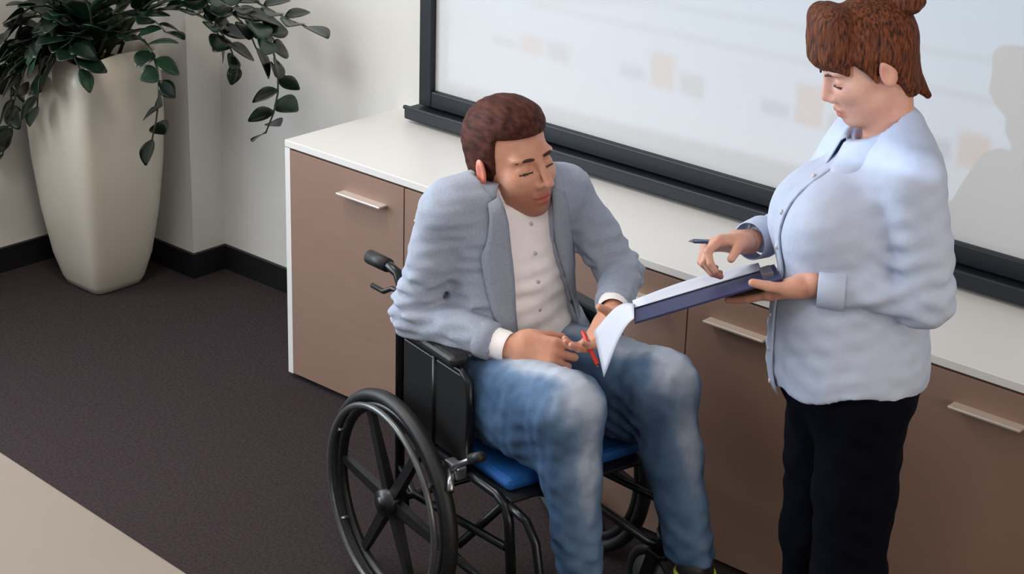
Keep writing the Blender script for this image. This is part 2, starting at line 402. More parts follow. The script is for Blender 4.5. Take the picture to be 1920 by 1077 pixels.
# ================================================================ LOW CABINETS AND WORKTOP
W, DP, H = .508, .472, .784
labs = ['taupe low cabinet with white end panel beside the planters', 'taupe low cabinet behind the wheelchair', 'taupe low cabinet behind the standing woman']
hm = MB()
hm.box((0, -.015, 0), (.182, .034, .007), None, .002)
hmesh = hm.mesh('handle', M['handle'])
for u in range(3):
    x = u * 2 * W; t = empty('low_cabinet', (x, 0, 0)); tag(t, labs[u], 'cabinet', 'low cabinets along the back wall')
    e = .022
    MB().b2((0, -DP + (.0 if u == 0 else .02), .018), (e, -.001, H - .024)).build('side_panel', M['white'], t)
    MB().b2((2 * W - e + .0005, -DP + .02, .018), (2 * W - .0005, -.001, H - .024)).build('side_panel', M['white'], t)
    MB().b2((e, -DP + .02, .018), (2 * W - e, -DP + .04, .03)).b2((e, -.02, .03), (2 * W - e, -.001, H - .024)).b2((e, -DP + .02, .018), (2 * W - e, -.02, .036)).build('carcass', M['white'], t)
    MB().b2((.01, -DP + .03, 0), (2 * W - .01, -.03, .018)).build('plinth', M['black'], t)
    for s in (0, 1):
        a = (e + .001 if u == 0 else .002) if s == 0 else W + .002; b = W - .002 if s == 0 else 2 * W - .002
        d = MB().b2((a, -DP, .02), (b, -DP + .019, H - .0285), .001).build('door', M['taupe'], t)
        hx = W - .07 - .091 if s == 0 else W + .07 + .091
        h = link_mesh('handle', hmesh, d); h.location = (hx, -DP, .684)
tp = MB().b2((0, -DP - .001, H - .022), (6 * W + .02, -.001, H), .002).build('worktop', M['white']); tag(tp, 'long white laminate worktop running over the low cabinets', 'worktop')

# ================================================================ CONFERENCE TABLE (near corner of the picture)
t = empty('conference_table', (1.1, -2.72, 0), R(-3.6)); tag(t, 'pale beige conference table with dark legs on the carpet', 'table')
MB().box((0, 0, .771), (2.6, .95, .026), None, .004).build('table_top', M['table'], t)
for sx in (-1, 1):
    for sy in (-1, 1): MB().box((sx * 1.15, sy * .38, .379), (.06, .06, .758), None, .004).build('leg', M['slate'], t)
# ================================================================ WHEELCHAIR
CH_O, CH_A = (1.258, -.909, 0), -13.5
wc = empty('wheelchair', CH_O, R(CH_A)); tag(wc, 'black folding wheelchair with spoked wheels that the man sits in', 'wheelchair')
RW = .285
ty = MB().ring((0, 0, 0), RW - .017, .017, n=64, m=10, sr=(.017, .019)).mesh('tyre', M['tyre'])
rim = MB().ring((0, 0, 0), RW - .043, .012, n=64, m=8, sr=(.014, .012)).mesh('rim', M['plastic'])
hr = MB().ring((0, 0, 0), RW - .036, .0085, n=64, m=8).mesh('hand_rim', M['rimgrey'])
hb = MB(); hb.cyl((0, -.03, 0), (0, .03, 0), .034, 20).cyl((0, -.036, 0), (0, .036, 0), .018, 16); hb = hb.mesh('hub', M['plastic'])
sp = MB(); a0, a1 = .028, RW - .05
sp.add([(a0, -.012, -.014), (a0, .012, -.014), (a0, .012, .014), (a0, -.012, .014), (a1, -.007, -.011), (a1, .007, -.011), (a1, .007, .011), (a1, -.007, .011)],
       [(0, 1, 2, 3), (7, 6, 5, 4), (0, 4, 5, 1), (1, 5, 6, 2), (2, 6, 7, 3), (3, 7, 4, 0)]); sp = sp.mesh('spoke', M['plastic'])
for s in (-1, 1):
    w = link_mesh('rear_wheel', ty, wc); w.location = (0, s * .29, RW)
    for nm, me in (('rim', rim), ('hub', hb)): link_mesh(nm, me, w)
    for k in range(6):
        o = link_mesh('spoke', sp, w); o.rotation_euler = (0, R(60 * k + 4), 0)
    h = link_mesh('hand_rim', hr, w); h.location = (0, s * .034, 0)
    for k in range(6):
        a = R(60 * k + 34); c, n_ = math.cos(a), math.sin(a)
        MB().cyl((c * (RW - .045), s * .006, n_ * (RW - .045)), (c * (RW - .036), s * .034, n_ * (RW - .036)), .005, 8).build('rim_clip', M['chrome'], w)
    # side frame
    y = s * .225
    fr = MB()
    fr.tube([(-.07, y, .16), (-.07, y, .82), (-.085, y, .845), (-.12, y, .85), (-.20, y, .845)], .0125)          # back post and push handle
    fr.tube([(-.07, y, .45), (.36, y, .45), (.395, y, .436), (.41, y, .40), (.43, y, .22)], .0125)               # seat rail and front post
    fr.tube([(-.07, y, .20), (.38, y, .20), (.43, y, .22)], .0125)                                             # lower rail
    fr.tube([(-.07, y, .34), (.0, y, .285), (.40, y, .33)], .010)
    fr.build('side_frame', M['tube'], wc)
    MB().tube([(-.13, y, .85), (-.215, y, .844)], [.0175, .0185], 12).build('push_grip', M['tyre'], wc)
    MB().tube([(-.075, y, .80), (-.11, y, .797), (-.15, y, .775), (-.205, y, .772)], .0065).build('brake_lever', M['plastic'], wc)
    ar = MB(); ar.tube([(-.07, y, .70), (-.03, y, .705), (.205, y, .70), (.235, y, .68), (.24, y, .62), (.24, y, .45)], .0105)
    ar.tube([(.09, y, .70), (.09, y, .45)], .009); ar.build('arm_frame', M['tube'], wc)
    MB().box((.085, y, .722), (.23, .052, .03), None, .011).build('arm_pad', M['vinyl'], wc)
    MB().b2((-.05, y - .004, .468), (.232, y + .004, .69), .003).build('side_guard', M['plastic'], wc)
    # parking brake
    bk = MB(); bk.tube([(.22, s * .262, .46), (.27, s * .272, .50), (.36, s * .28, .56)], .0075).tube([(.22, s * .262, .46), (.262, s * .29, .43)], .009); bk.box((.22, s * .25, .46), (.06, .03, .035), None, .005)
    bk = bk.build('parking_brake', M['chrome'], wc); MB().tube([(.33, s * .278, .542), (.375, s * .282, .568)], .013, 10).build('brake_grip', M['tyre'], bk)
    # caster
    cf = MB(); cx, cy = .40, s * .225
    cf.cyl((.43, cy, .20), (.43, cy, .26), .019, 14); cf.box((.425, cy, .195), (.06, .055, .012), None, .003)
    for k in (-1, 1): cf.box((.40, cy + k * .023, .142), (.036, .005, .118), Matrix.Rotation(R(18), 3, 'Y'), .001)
    cf.build('caster_fork', M['tube'], wc)
    cw = MB().ring((cx, cy, .1), .083, .016, n=32, m=8, sr=(.017, .015)).build('caster_wheel', M['tyre'], wc)
    MB().cyl((cx, cy - .011, .1), (cx, cy + .011, .1), .07, 24).build('caster_disc', M['rimgrey'], cw)
    MB().cyl((cx, cy - .026, .1), (cx, cy + .026, .1), .013, 12).build('caster_axle', M['chrome'], cw)
    # leg rest with foot plate
    fy = s * .12; fx = .50 if s < 0 else .60
    lg = MB(); lg.tube([(.40, y * .97, .436), (.455, y * .93, .42), (.48, y * .88, .37), (fx + .03, fy + s * .085, .22), (fx + .035, fy + s * .08, .175)], .011); lg.build('leg_rest', M['tube'], wc)
    MB().box((fx + .06, fy, .166), (.19, .15, .012), Matrix.Rotation(R(-6), 3, 'Y'), .004).build('foot_plate', M['plastic'], wc)
MB().box((.17, 0, .437), (.44, .42, .012), None, .004).build('seat_sling', M['vinyl'], wc)
bs = MB(); rows = []
for i in range(9):
    z = .47 + .34 * i / 8; rows.append([(-.075 - .035 * math.cos(math.pi * (k / 10 - .5)), -.22 + .44 * k / 10, z) for k in range(11)])
bs.sheet(rows, .006).build('back_sling', M['vinyl'], wc)
xb = MB(); xb.tube([(.16, -.20, .21), (.16, .20, .435)], .011).tube([(.19, .20, .21), (.19, -.20, .435)], .011); xb.build('cross_brace', M['tube'], wc)
MB().cyl((0, -.29, RW), (0, .29, RW), .009, 10).build('axle_bar', M['tube'], wc)
cs = MB().box((.165, 0, .459), (.39, .39, .032), None, .013).build('seat_cushion', M['cushion']); cs.location = CH_O; cs.rotation_euler = (0, 0, R(CH_A)); tag(cs, 'blue seat cushion on the wheelchair under the man', 'cushion')
# ================================================================ PEOPLE: shared pieces
def skin_mat(name, rgb, red):
    m, nt, b = newmat(name); N = nt.nodes; L = nt.links
    b.inputs['Roughness'].default_value = .5; b.inputs['Subsurface Weight'].default_value = .12; b.inputs['Subsurface Radius'].default_value = (.01, .004, .002); b.inputs['Subsurface Scale'].default_value = .6
    tc = N.new('ShaderNodeTexCoord'); ns = N.new('ShaderNodeTexNoise'); ns.inputs['Scale'].default_value = 22; L.new(tc.outputs['Object'], ns.inputs['Vector'])
    rp = N.new('ShaderNodeValToRGB'); rp.color_ramp.elements[0].position = .35; rp.color_ramp.elements[1].position = .7
    rp.color_ramp.elements[0].color = (*lin(*rgb), 1); rp.color_ramp.elements[1].color = (*lin(*red), 1)
    L.new(ns.outputs[0], rp.inputs[0]); col = rp.outputs[0]
    for an, c in (('beard', (128, 74, 58)), ('lip', (176, 92, 80)), ('flush', (214, 106, 92))):
        at = N.new('ShaderNodeAttribute'); at.attribute_name = an; mx = N.new('ShaderNodeMix'); mx.data_type = 'RGBA'; L.new(at.outputs['Fac'], mx.inputs[0]); L.new(col, mx.inputs[6]); mx.inputs[7].default_value = (*lin(*c), 1); col = mx.outputs[2]
    L.new(col, b.inputs['Base Color']); return m
def hair_mat(name, c0, c1, st):
    m, nt, b = newmat(name); N = nt.nodes; L = nt.links; b.inputs['Roughness'].default_value = .7; b.inputs['Specular IOR Level'].default_value = .18
    tc = N.new('ShaderNodeTexCoord'); mp = N.new('ShaderNodeMapping'); mp.inputs['Scale'].default_value = st; L.new(tc.outputs['Object'], mp.inputs[0])
    ns = N.new('ShaderNodeTexNoise'); ns.inputs['Scale'].default_value = 14; ns.inputs['Detail'].default_value = 5; L.new(mp.outputs[0], ns.inputs['Vector'])
    rp = N.new('ShaderNodeValToRGB'); rp.color_ramp.elements[0].position = .35; rp.color_ramp.elements[1].position = .68
    rp.color_ramp.elements[0].color = (*lin(*c0), 1); rp.color_ramp.elements[1].color = (*lin(*c1), 1)
    L.new(ns.outputs[0], rp.inputs[0]); L.new(rp.outputs[0], b.inputs['Base Color'])
    bp = N.new('ShaderNodeBump'); bp.inputs['Strength'].default_value = .35; bp.inputs['Distance'].default_value = .006; L.new(ns.outputs[0], bp.inputs['Height']); L.new(bp.outputs[0], b.inputs['Normal']); return m
M['skin_m'] = skin_mat('skin_man', (214, 160, 134), (204, 140, 116)); M['skin_w'] = skin_mat('skin_woman', (206, 156, 134), (196, 138, 120))
M['brow'] = mat('brow_hair', (58, 34, 26), .7, var=.2, scale=80)
M['lid'] = mat('eye_lash', (60, 36, 30), .6); M['eyew'] = mat('eye_white', (215, 205, 198), .3)
M['hair_m'] = hair_mat('hair_brown', (50, 25, 20), (88, 48, 38), (1.6, 6, 6)); M['hair_w'] = hair_mat('hair_auburn', (44, 22, 16), (122, 64, 36), (14, 14, 2.5))
M['jacket'] = mat('grey_blue_wool', (158, 167, 185), .9, var=.07, scale=160, bump=.25, bscale=500, spec=.2, sheen=.15)
M['jacket_dk'] = mat('grey_blue_wool_lapel', (152, 160, 175), .9, var=.07, scale=160, bump=.25, bscale=500, spec=.2)
M['shirt_m'] = mat('white_cotton', (250, 245, 246), .8, var=.02, scale=40, bump=.12, bscale=60, spec=.2)
M['shirt_w'] = mat('pale_blue_cotton', (180, 191, 214), .75, var=.03, scale=40, bump=.12, bscale=50, spec=.25)
M['navy'] = mat('navy_denim', (5, 7, 17), .9, var=.2, scale=120, bump=.2, bscale=400, spec=.08)
M['shoe'] = mat('shoe_leather', (24, 26, 30), .5, var=.1); M['sole'] = mat('shoe_sole_lime', (188, 196, 60), .6)
M['button'] = mat('button', (205, 205, 210), .4)
M['red'] = mat('red_plastic', (206, 44, 30), .35); M['penblue'] = mat('pen_blue', (44, 62, 96), .3); M['gold'] = mat('ring_gold', (214, 170, 90), .3, .9)
def denim_mat():
    """blue denim, worn pale along the top of the thighs and the knees"""
    m, nt, b = newmat('faded_denim'); N = nt.nodes; L = nt.links; b.inputs['Roughness'].default_value = .9; b.inputs['Specular IOR Level'].default_value = .15
    at = N.new('ShaderNodeAttribute'); at.attribute_name = 'wear'
    tc = N.new('ShaderNodeTexCoord'); ns = N.new('ShaderNodeTexNoise'); ns.inputs['Scale'].default_value = 18; ns.inputs['Detail'].default_value = 5; L.new(tc.outputs['Object'], ns.inputs['Vector'])
    ad = N.new('ShaderNodeMath'); ad.operation = 'MULTIPLY_ADD'; L.new(ns.outputs[0], ad.inputs[0]); ad.inputs[1].default_value = .5; L.new(at.outputs['Fac'], ad.inputs[2])
    rp = N.new('ShaderNodeValToRGB'); e = rp.color_ramp.elements; e[0].position = .25; e[0].color = (*lin(60, 84, 114), 1); e[1].position = 1.0; e[1].color = (*lin(176, 186, 202), 1)
    k = e.new(.6); k.color = (*lin(98, 122, 152), 1)
    L.new(ad.outputs[0], rp.inputs[0]); L.new(rp.outputs[0], b.inputs['Base Color'])
    n2 = N.new('ShaderNodeTexNoise'); n2.inputs['Scale'].default_value = 350; L.new(tc.outputs['Object'], n2.inputs['Vector'])
    bp = N.new('ShaderNodeBump'); bp.inputs['Strength'].default_value = .2; bp.inputs['Distance'].default_value = .01; L.new(n2.outputs[0], bp.inputs['Height']); L.new(bp.outputs[0], b.inputs['Normal']); return m
M['denim'] = denim_mat()

def head_sdf(E, Q, s, fem=False):
    """head in its own frame: x forward, y left, z up, origin between the ears; E = origin, Q = axes (columns)"""
    Q = np.array(Q)
    def p(*a): return tuple(np.array(E) + Q @ (np.array(a) * s))
    def el(c, r, q=None): return ell(p(*c), np.array(r) * s, Q if q is None else Q @ q)
    def co(a, b, ra, rb): return cone(p(*a), p(*b), ra * s, rb * s)
    S = Sdf()
    S.add(el((-.014, 0, .043), (.098, .076, .09)), 0)
    S.add(el((.034, 0, -.03), (.062, .058, .082)), .03)
    S.add(el((.028, 0, -.065), (.058, .050 if fem else .054, .044)), .02)
    S.add(el((.067, 0, -.094), (.022, .024, .018)), .024)
    for y in (-1, 1):
        S.add(el((.058, y * .036, -.022), (.030, .026, .026)), .02)
        S.add(el((.072, y * .028, .026), (.02, .026, .010)), .016)
        S.sub(el((.103, y * .032, .004), (.018, .021, .013)), .014)
        S.add(el((.0745, y * .032, .002), (.0145, .0165, .0125)), .003)
        S.add(el((-.008, y * .080, -.004), (.021, .008, .032), rotm(0, 0, y * 18)), .006)
        S.sub(el((-.003, y * .090, -.004), (.010, .006, .018)), .006)
        S.add(el((.096, y * .011, -.036), (.012, .008, .008)), .008)
    S.add(co((.091, 0, .015), (.110, 0, -.027), .006, .0085) if fem else co((.092, 0, .016), (.119, 0, -.030), .0075, .0105), .012)
    S.add(el((.090, 0, -.062), (.012, .023, .0065)), .006)
    S.add(el((.088, 0, -.0745), (.012, .020, .0075)), .006)
    S.sub(el((.104, 0, -.0675), (.010, .022, .0018)), .003)
    return S, p
def head_mats(V, F, E, Q, s):
    """0 skin 1 lips 2 lash line"""
    c = V[F].mean(1); q = (c - np.array(E)) @ np.array(Q) / s; mi = np.zeros(len(F), int)
    ey = (np.abs(np.abs(q[:, 1]) - .032) < .016) & (q[:, 2] > -.008) & (q[:, 2] < -.003) & (q[:, 0] > .07); mi[ey] = 1
    return mi
def skin_attrs(me, E, Q, s, beard):
    co = np.zeros(len(me.vertices) * 3, np.float32); me.vertices.foreach_get('co', co); q = (co.reshape(-1, 3) - np.array(E)) @ np.array(Q) / s
    lip = np.exp(-((q[:, 0] - .096) / .02) ** 4 - (q[:, 1] / .021) ** 4 - ((q[:, 2] + .068) / .0115) ** 4)
    bd = np.zeros(len(q))
    if beard: bd = np.clip((-.038 - q[:, 2]) / .02, 0, 1) * np.clip((q[:, 0] - .0) / .03, 0, 1) * (q[:, 2] > -.13)
    ear = np.exp(-((q[:, 0] + .008) / .024) ** 4 - ((q[:, 2] + .004) / .035) ** 4) * (np.abs(q[:, 1]) > .07)
    for n, v in (('lip', lip), ('beard', np.maximum(bd * .55, 0)), ('flush', ear * (.6 if beard else .15))): me.attributes.new(n, 'FLOAT', 'POINT').data.foreach_set('value', v.astype(np.float32))
def hand_prims(wr, d, n, side, curl, thumb, s=1.0, spread=4, tcurl=25):
    """wr wrist point, d direction wrist->knuckles, n palm normal (the way the palm faces), side +1 left hand / -1 right hand.
    curl = four finger bends (deg per joint), thumb = (out, toward palm)"""
    d = v3(*d); d /= np.linalg.norm(d); n = v3(*n); n = n - d * (n @ d); n /= np.linalg.norm(n)
    t = np.cross(n, d) * side                      # towards the thumb side
    wr = v3(*wr); P = []
    Q = np.stack([d, t, n], 1)
    P.append((rbox(wr + d * .050 * s, (.088 * s, .080 * s, .027 * s), .0125 * s, Q), .01)); P.append((cone(wr - d * .012 * s, wr + d * .02 * s, .027 * s, .026 * s), .02))
    P.append((ell(wr + d * .03 * s + t * .026 * s + n * .008 * s, (.034 * s, .018 * s, .018 * s), Q), .012))
    ln = [(.045, .026, .021), (.050, .030, .022), (.046, .028, .021), (.036, .021, .019)]
    for i in range(4):
        b = wr + d * (.092 - .004 * abs(i - 1.2)) * s + t * (.030 - .0205 * i) * s; dd = d.copy() + t * math.tan(R(spread * (1.3 - i))); dd /= np.linalg.norm(dd); a = b; ang = 0
        cu = curl[i] if isinstance(curl[i], (tuple, list)) else (curl[i],) * 3
        for j in range(3):
            ang += cu[j]; v = dd * math.cos(R(ang)) + n * math.sin(R(ang)); e = a + v * ln[i][j] * s
            r0_, r1_ = (.0094 - .0009 * j) * s, (.0088 - .0009 * j) * s
            P.append((cone(a, e, r0_, r1_), .003 if j else .008)); a = e
    b = wr + d * .030 * s + t * .034 * s + n * .006 * s; v = d * math.cos(R(thumb[0])) + t * math.sin(R(thumb[0])); v = v * math.cos(R(thumb[1])) + n * math.sin(R(thumb[1])); v /= np.linalg.norm(v)
    k = np.cross(v, n); 
    e1 = b + v * .040 * s; v2 = v * math.cos(R(tcurl)) + (n * .6 + d * .4) / np.linalg.norm(n * .6 + d * .4) * math.sin(R(tcurl)); v2 /= np.linalg.norm(v2); e2 = e1 + v2 * .032 * s; 
    P += [(cone(b, e1, .0125 * s, .0105 * s), .01), (cone(e1, e2, .0105 * s, .0088 * s), .003)]
    tips = dict(thumb=e2, index=None)
    return P
def join_parts(parts):
    """list of (V, F, matidx) -> one mesh's arrays"""
    Vs, Fs, Ms, n = [], [], [], 0
    for V, F, m in parts: Vs.append(V); Fs.append(F + n); Ms.append(np.zeros(len(F), int) + m); n += len(V)
    return np.concatenate(Vs), np.concatenate(Fs), np.concatenate(Ms)
def build_sdf(prims, h, it=1):
    S = Sdf()
    for p, k in prims: S.add(p, k)
    V, F = S.nets(h); return relax(V, F, it), F
def basis(fwd, up):
    """columns x forward, y left, z up"""
    x = v3(*fwd); x /= np.linalg.norm(x); z = v3(*up); z = z - x * (z @ x); z /= np.linalg.norm(z); return np.stack([x, np.cross(z, x), z], 1)
# ================================================================ SEATED MAN
man = empty('person', CH_O, R(CH_A)); tag(man, 'man in grey jacket and jeans sitting in the wheelchair', 'person')
class J: pass
m_ = J()
m_.hipR, m_.hipL = v3(.07, -.102, .596), v3(.07, .102, .596)
m_.knR, m_.knL = v3(.445, -.105, .668), v3(.445, .170, .66)
m_.anR, m_.anL = v3(.512, -.088, .255), v3(.63, .155, .255)
m_.shR, m_.shL = v3(.025, -.172, 1.018), v3(.06, .172, 1.022)
m_.elR, m_.elL = v3(.012, -.238, .775), v3(.205, .225, .850)
m_.wrR, m_.wrL = v3(.235, -.125, .752), v3(.360, .085, .842)
m_.neck = v3(.04, 0, 1.04)
HS = 1.09; HE = v3(.055, 0.0, 1.133)
hz_, hp_ = R(6), R(-5)
HF = v3(math.cos(hz_) * math.cos(hp_), math.sin(hz_) * math.cos(hp_), -math.sin(hp_)); HQ = basis(HF, v3(0.0, -.12, 1))

def torso(off):
    return [(ell((.05, 0, .68), (.13 + off, .165 + off, .12 + off)), .03), (ell((.045, 0, .78), (.118 + off, .15 + off, .17 + off)), .06), (ell((.03, 0, .93), (.112 + off, .155 + off, .155 + off)), .06),
            (cone(m_.shR + v3(0, .03, 0), m_.shL - v3(0, .03, 0), .062 + off, .062 + off), .05), (cone(m_.shR + v3(0, .04, .01), m_.neck + v3(0, -.02, .03), .045 + off, .042 + off), .03), (cone(m_.shL + v3(0, -.04, .01), m_.neck + v3(0, .02, .03), .045 + off, .042 + off), .03)]
def arm(sh, el_, wr, r, off, stop=1.0):
    w = el_ + (wr - el_) * stop
    return [(cone(sh, el_, r[0] + off, r[1] + off), .014), (cone(el_, w, r[1] + off, r[2] + off), .02)]
def leg(hip, kn, an, r, off):
    md = hip + (kn - hip) * .5; return [(cone(hip, md, r[0] + off, (r[0] + r[1]) / 2 + off), .03), (cone(md, kn, (r[0] + r[1]) / 2 + off, r[1] + off), .02), (cone(kn, kn + (an - kn) * .35, r[1] + off, r[2] + off), .03), (cone(kn + (an - kn) * .35, an, r[2] + off, r[3] + off), .03)]
# --- body: head, hands and the figure under the clothes in one mesh
S, hp = head_sdf(HE, HQ, HS); S.add(cone(hp(-.022, 0, -.05), m_.neck + v3(-.01, 0, .0), .054, .06), .025)
V, F = S.nets(.0032); V = relax(V, F, 1); parts = [(V, F, head_mats(V, F, HE, HQ, HS))]
dR = v3(.80, .60, -.06); hR = hand_prims(m_.wrR + v3(.014, .010, 0), dR, v3(-.5, .68, -.5), -1, [(30, 62, 30), (48, 70, 40), (55, 74, 45), (58, 76, 45)], (16, 34), 1.1, 3)
dL = v3(.45, -.80, -.38); hL = hand_prims(m_.wrL + v3(.004, -.008, -.004), dL, v3(-.5, 0, .85), 1, [(12, 30, 20), (14, 32, 22), (18, 36, 24), (22, 40, 24)], (30, 55), 1.0, 3)
for q in (hR, hL): V, F = build_sdf(q, .0028); parts.append((V, F, 0))
bd = torso(-.012) + arm(m_.shR, m_.elR, m_.wrR, (.05, .04, .027), -.004) + arm(m_.shL, m_.elL, m_.wrL, (.05, .04, .027), -.004) + leg(m_.hipR, m_.knR, m_.anR, (.075, .06, .05, .035), -.004) + leg(m_.hipL, m_.knL, m_.anL, (.075, .06, .05, .035), -.004) + [(cone(m_.neck - v3(0, 0, .05), m_.neck + v3(.0, 0, .03), .06, .055), .02)]
V, F = build_sdf(bd, .009); parts.append((V, F, 0))
V, F, mi = join_parts(parts); skin_attrs(link_mesh('body', np_mesh('body', V, F, [M['skin_m'], M['lid']], mi), man).data, HE, HQ, HS, True)
# --- hair
def plane_cut(E, Q, s, n, c, sign=1, k=.012):
    n = np.array(n, float); n /= np.linalg.norm(n); nw = np.array(Q) @ n; o = np.array(E)
    def g(D, X, Y, Z): return -smin(-D, -((X - o[0]) * nw[0] + (Y - o[1]) * nw[1] + (Z - o[2]) * nw[2] - c * s), k)
    return g
def el_h(E, Q, s, c, r, q=None): return ell(tuple(np.array(E) + Q @ (np.array(c) * s)), np.array(r) * s, Q if q is None else Q @ q)
Hh = Sdf(); Hh.add(el_h(HE, HQ, HS, (-.016, 0, .046), (.106, .084, .098)), 0).add(el_h(HE, HQ, HS, (.026, .0, .100), (.068, .060, .040), rotm(0, 8, 0)), .03).add(el_h(HE, HQ, HS, (-.045, 0, -.01), (.066, .070, .06)), .02)
hw = waves(3, (.05, .016, .016)); Hh.fn(lambda D, X, Y, Z: D + .0009 * hw(X, Y, Z))

def hairline(D, X, Y, Z):
    q = [(X - HE[0]) * HQ[0, i] + (Y - HE[1]) * HQ[1, i] + (Z - HE[2]) * HQ[2, i] for i in range(3)]
    side = q[0] - (.026 + .12 * np.maximum(q[2], 0)) * HS; top = (.070 + .9 * np.abs(q[1]) ** 1.5 * 0) * HS - q[2]
    return -smin(-D, -np.minimum(side, top), .008)
Hh.fn(hairline); Hh.fn(plane_cut(HE, HQ, HS, (.15, 0, -1), .058))
for y in (-1, 1): Hh.sub(el_h(HE, HQ, HS, (-.004, y * .088, -.012), (.024, .018, .034)), .008)
sdf_obj('hair', Hh, .0035, M['hair_m'], man)
for y in (-1, 1):
    pts = [hp(.0965 - .004 * abs(k - 1) - .006 * max(0, k - 1), y * (.014 + .0125 * k), .0225 + .004 * math.sin(k * 1.2)) for k in range(4)]
    MB().tube(pts, [.003, .0042, .0038, .0018], 8).build('eyebrow', M['brow'], man)
# --- shirt
Sh = Sdf()
for p, k in torso(.004): Sh.add(p, k)
Sh.add(cone(m_.neck + v3(0.005, 0, .0), m_.neck + v3(.02, 0, .035), .062, .058), .02)
sw = waves(11, (.09, .12, .035)); Sh.fn(lambda D, X, Y, Z: D + .0035 * sw(X, Y, Z) * sstep(1.0, .85, Z))
Sh.fn(lambda D, X, Y, Z: np.maximum(D, Z - 1.062 - .35 * (.06 - X)))
Sh.fn(lambda D, X, Y, Z: np.maximum(D, .60 - Z))
sdf_obj('shirt', Sh, .006, M['shirt_m'], man)
# --- jacket
AR = (.055, .048, .04)
Jk = Sdf()
for p, k in torso(.020): Jk.add(p, k)
for p, k in arm(m_.shR, m_.elR, m_.wrR, AR, .004, .79) + arm(m_.shL, m_.elL, m_.wrL, AR, .004, .79): Jk.add(p, k)
Jk.add(ell((.03, -.16, .66), (.13, .05, .10)), .03).add(ell((.05, .16, .66), (.13, .05, .10)), .03)
jw = waves(21, (.05, .06, .028)); jw2 = waves(22, (.16, .16, .09))
def jfold(D, X, Y, Z):
    def near(c, r): return np.exp(-((X - c[0]) ** 2 + (Y - c[1]) ** 2 + (Z - c[2]) ** 2) / r ** 2)
    amp = .0015 + .0065 * near(m_.elR + v3(.02, .0, .03), .10) + .0065 * near(m_.elL, .10) + .003 * near((.1, -.12, .7), .12)
    return D + amp * jw(X, Y, Z) + .003 * jw2(X, Y, Z)
Jk.fn(jfold)
def opening(D, X, Y, Z):
    yc = -.005 + .02 * sstep(1.0, .7, Z); w = .012 + .052 * sstep(.60, .80, Z) + .0 * Z; w = .062 + .02 * sstep(.95, .66, Z) + .03 * sstep(1.02, 1.10, Z)
    wl_ = w + .055 * sstep(1.0, .68, Z); sl = np.maximum(np.maximum(-(Y - yc) - w, (Y - yc) - wl_), .035 - X)      # front slot, wider on his left
    nk = np.sqrt((X - .055) ** 2 + (Y * .92) ** 2) - (.068 + .25 * np.maximum(Z - 1.06, 0)); nk = np.maximum(nk, 1.0 - Z)   # neck hole
    return -smin(-D, np.minimum(sl, nk), .006)
Jk.fn(opening); Jk.fn(lambda D, X, Y, Z: np.maximum(D, .585 - Z))
sdf_obj('jacket', Jk, .006, M['jacket'], man)
# cuffs of the shirt
for el_, wr in ((m_.elR, m_.wrR), (m_.elL, m_.wrL)):
    d = (wr - el_) / np.linalg.norm(wr - el_); MB().tube([el_ + (wr - el_) * .80, wr - d * .004, wr + d * .008], [.037, .037, .034], 20, cap=False).build('shirt_cuff', M['shirt_m'], man); MB().tube([el_ + (wr - el_) * .68, el_ + (wr - el_) * .74, wr - d * .034, wr - d * .030], [.040, .0475, .0455, .036], 24, cap=False).build('sleeve_hem', M['jacket'], man)
# lapels and collar, laid on the jacket front
Jo = Sdf()
for p, k in torso(.022): Jo.add(p, k)
for s in (-1, 1):
    rows = []
    for i in range(15):
        t = i / 14; z = 1.075 - .42 * t; yi = (-.005 + .02 * float(sstep(1.0, .7, z)) + s * (.062 + .02 * float(sstep(.95, .66, z)) + .012 * float(sstep(1.02, 1.10, z)) + (.055 * float(sstep(1.0, .68, z)) if s > 0 else 0)))
        wd_ = .07 * math.sin(math.pi * min(1, (t + .12) / 1.12)) ** .8 * (1 if t > .22 else .75 + .4 * t) * (1 - .5 * t) + .008
        rows.append([(.45, yi + s * wd_ * k / 4, z - .012 * (k / 4) * (1 if t < .3 else .3)) for k in range(5)])
    P = march(Jo, np.array(rows), (-1, 0, 0)); P[..., 0] += .005; P[:, 0, 0] -= .004
    MB().sheet(P if s < 0 else P[:, ::-1], .005).build('lapel', M['jacket_dk'], man)
cl = []
for i in range(17):
    a = R(-128 + 256 * i / 16) + math.pi; c, n_ = math.cos(a), math.sin(a); bz = 1.085 + .03 * max(0, -c)
    cl.append([(.052 + c * .070, n_ * .076, bz + .010), (.052 + c * .082, n_ * .090, bz + .006), (.052 + c * .094, n_ * .102, bz - .022), (.05 + c * .1, n_ * .108, bz - .038)])
MB().sheet(cl, .004).build('jacket_collar', M['jacket_dk'], man)
cs_ = []
for i in range(21):
    a = R(-168 + 336 * i / 20) + math.pi; c, n_ = math.cos(a), math.sin(a); bz = 1.062 + .032 * max(0, -c) - .012 * max(0, c)
    cs_.append([(.048 + c * .058, n_ * .061, bz + .028), (.048 + c * .062, n_ * .066, bz + .02), (.048 + c * .068, n_ * .072, bz - .004)])
MB().sheet(cs_, .003).build('shirt_collar', M['shirt_m'], man)
for i, z in enumerate((1.0, .93, .86, .79, .72)):
    P = march(Sh, np.array([[.5, .004 + .004 * i, z]]), (-1, 0, 0))[0]; MB().cyl(P - v3(.001, 0, 0), P + v3(.003, 0, 0), .0048, 12).build('button', M['button'], man)
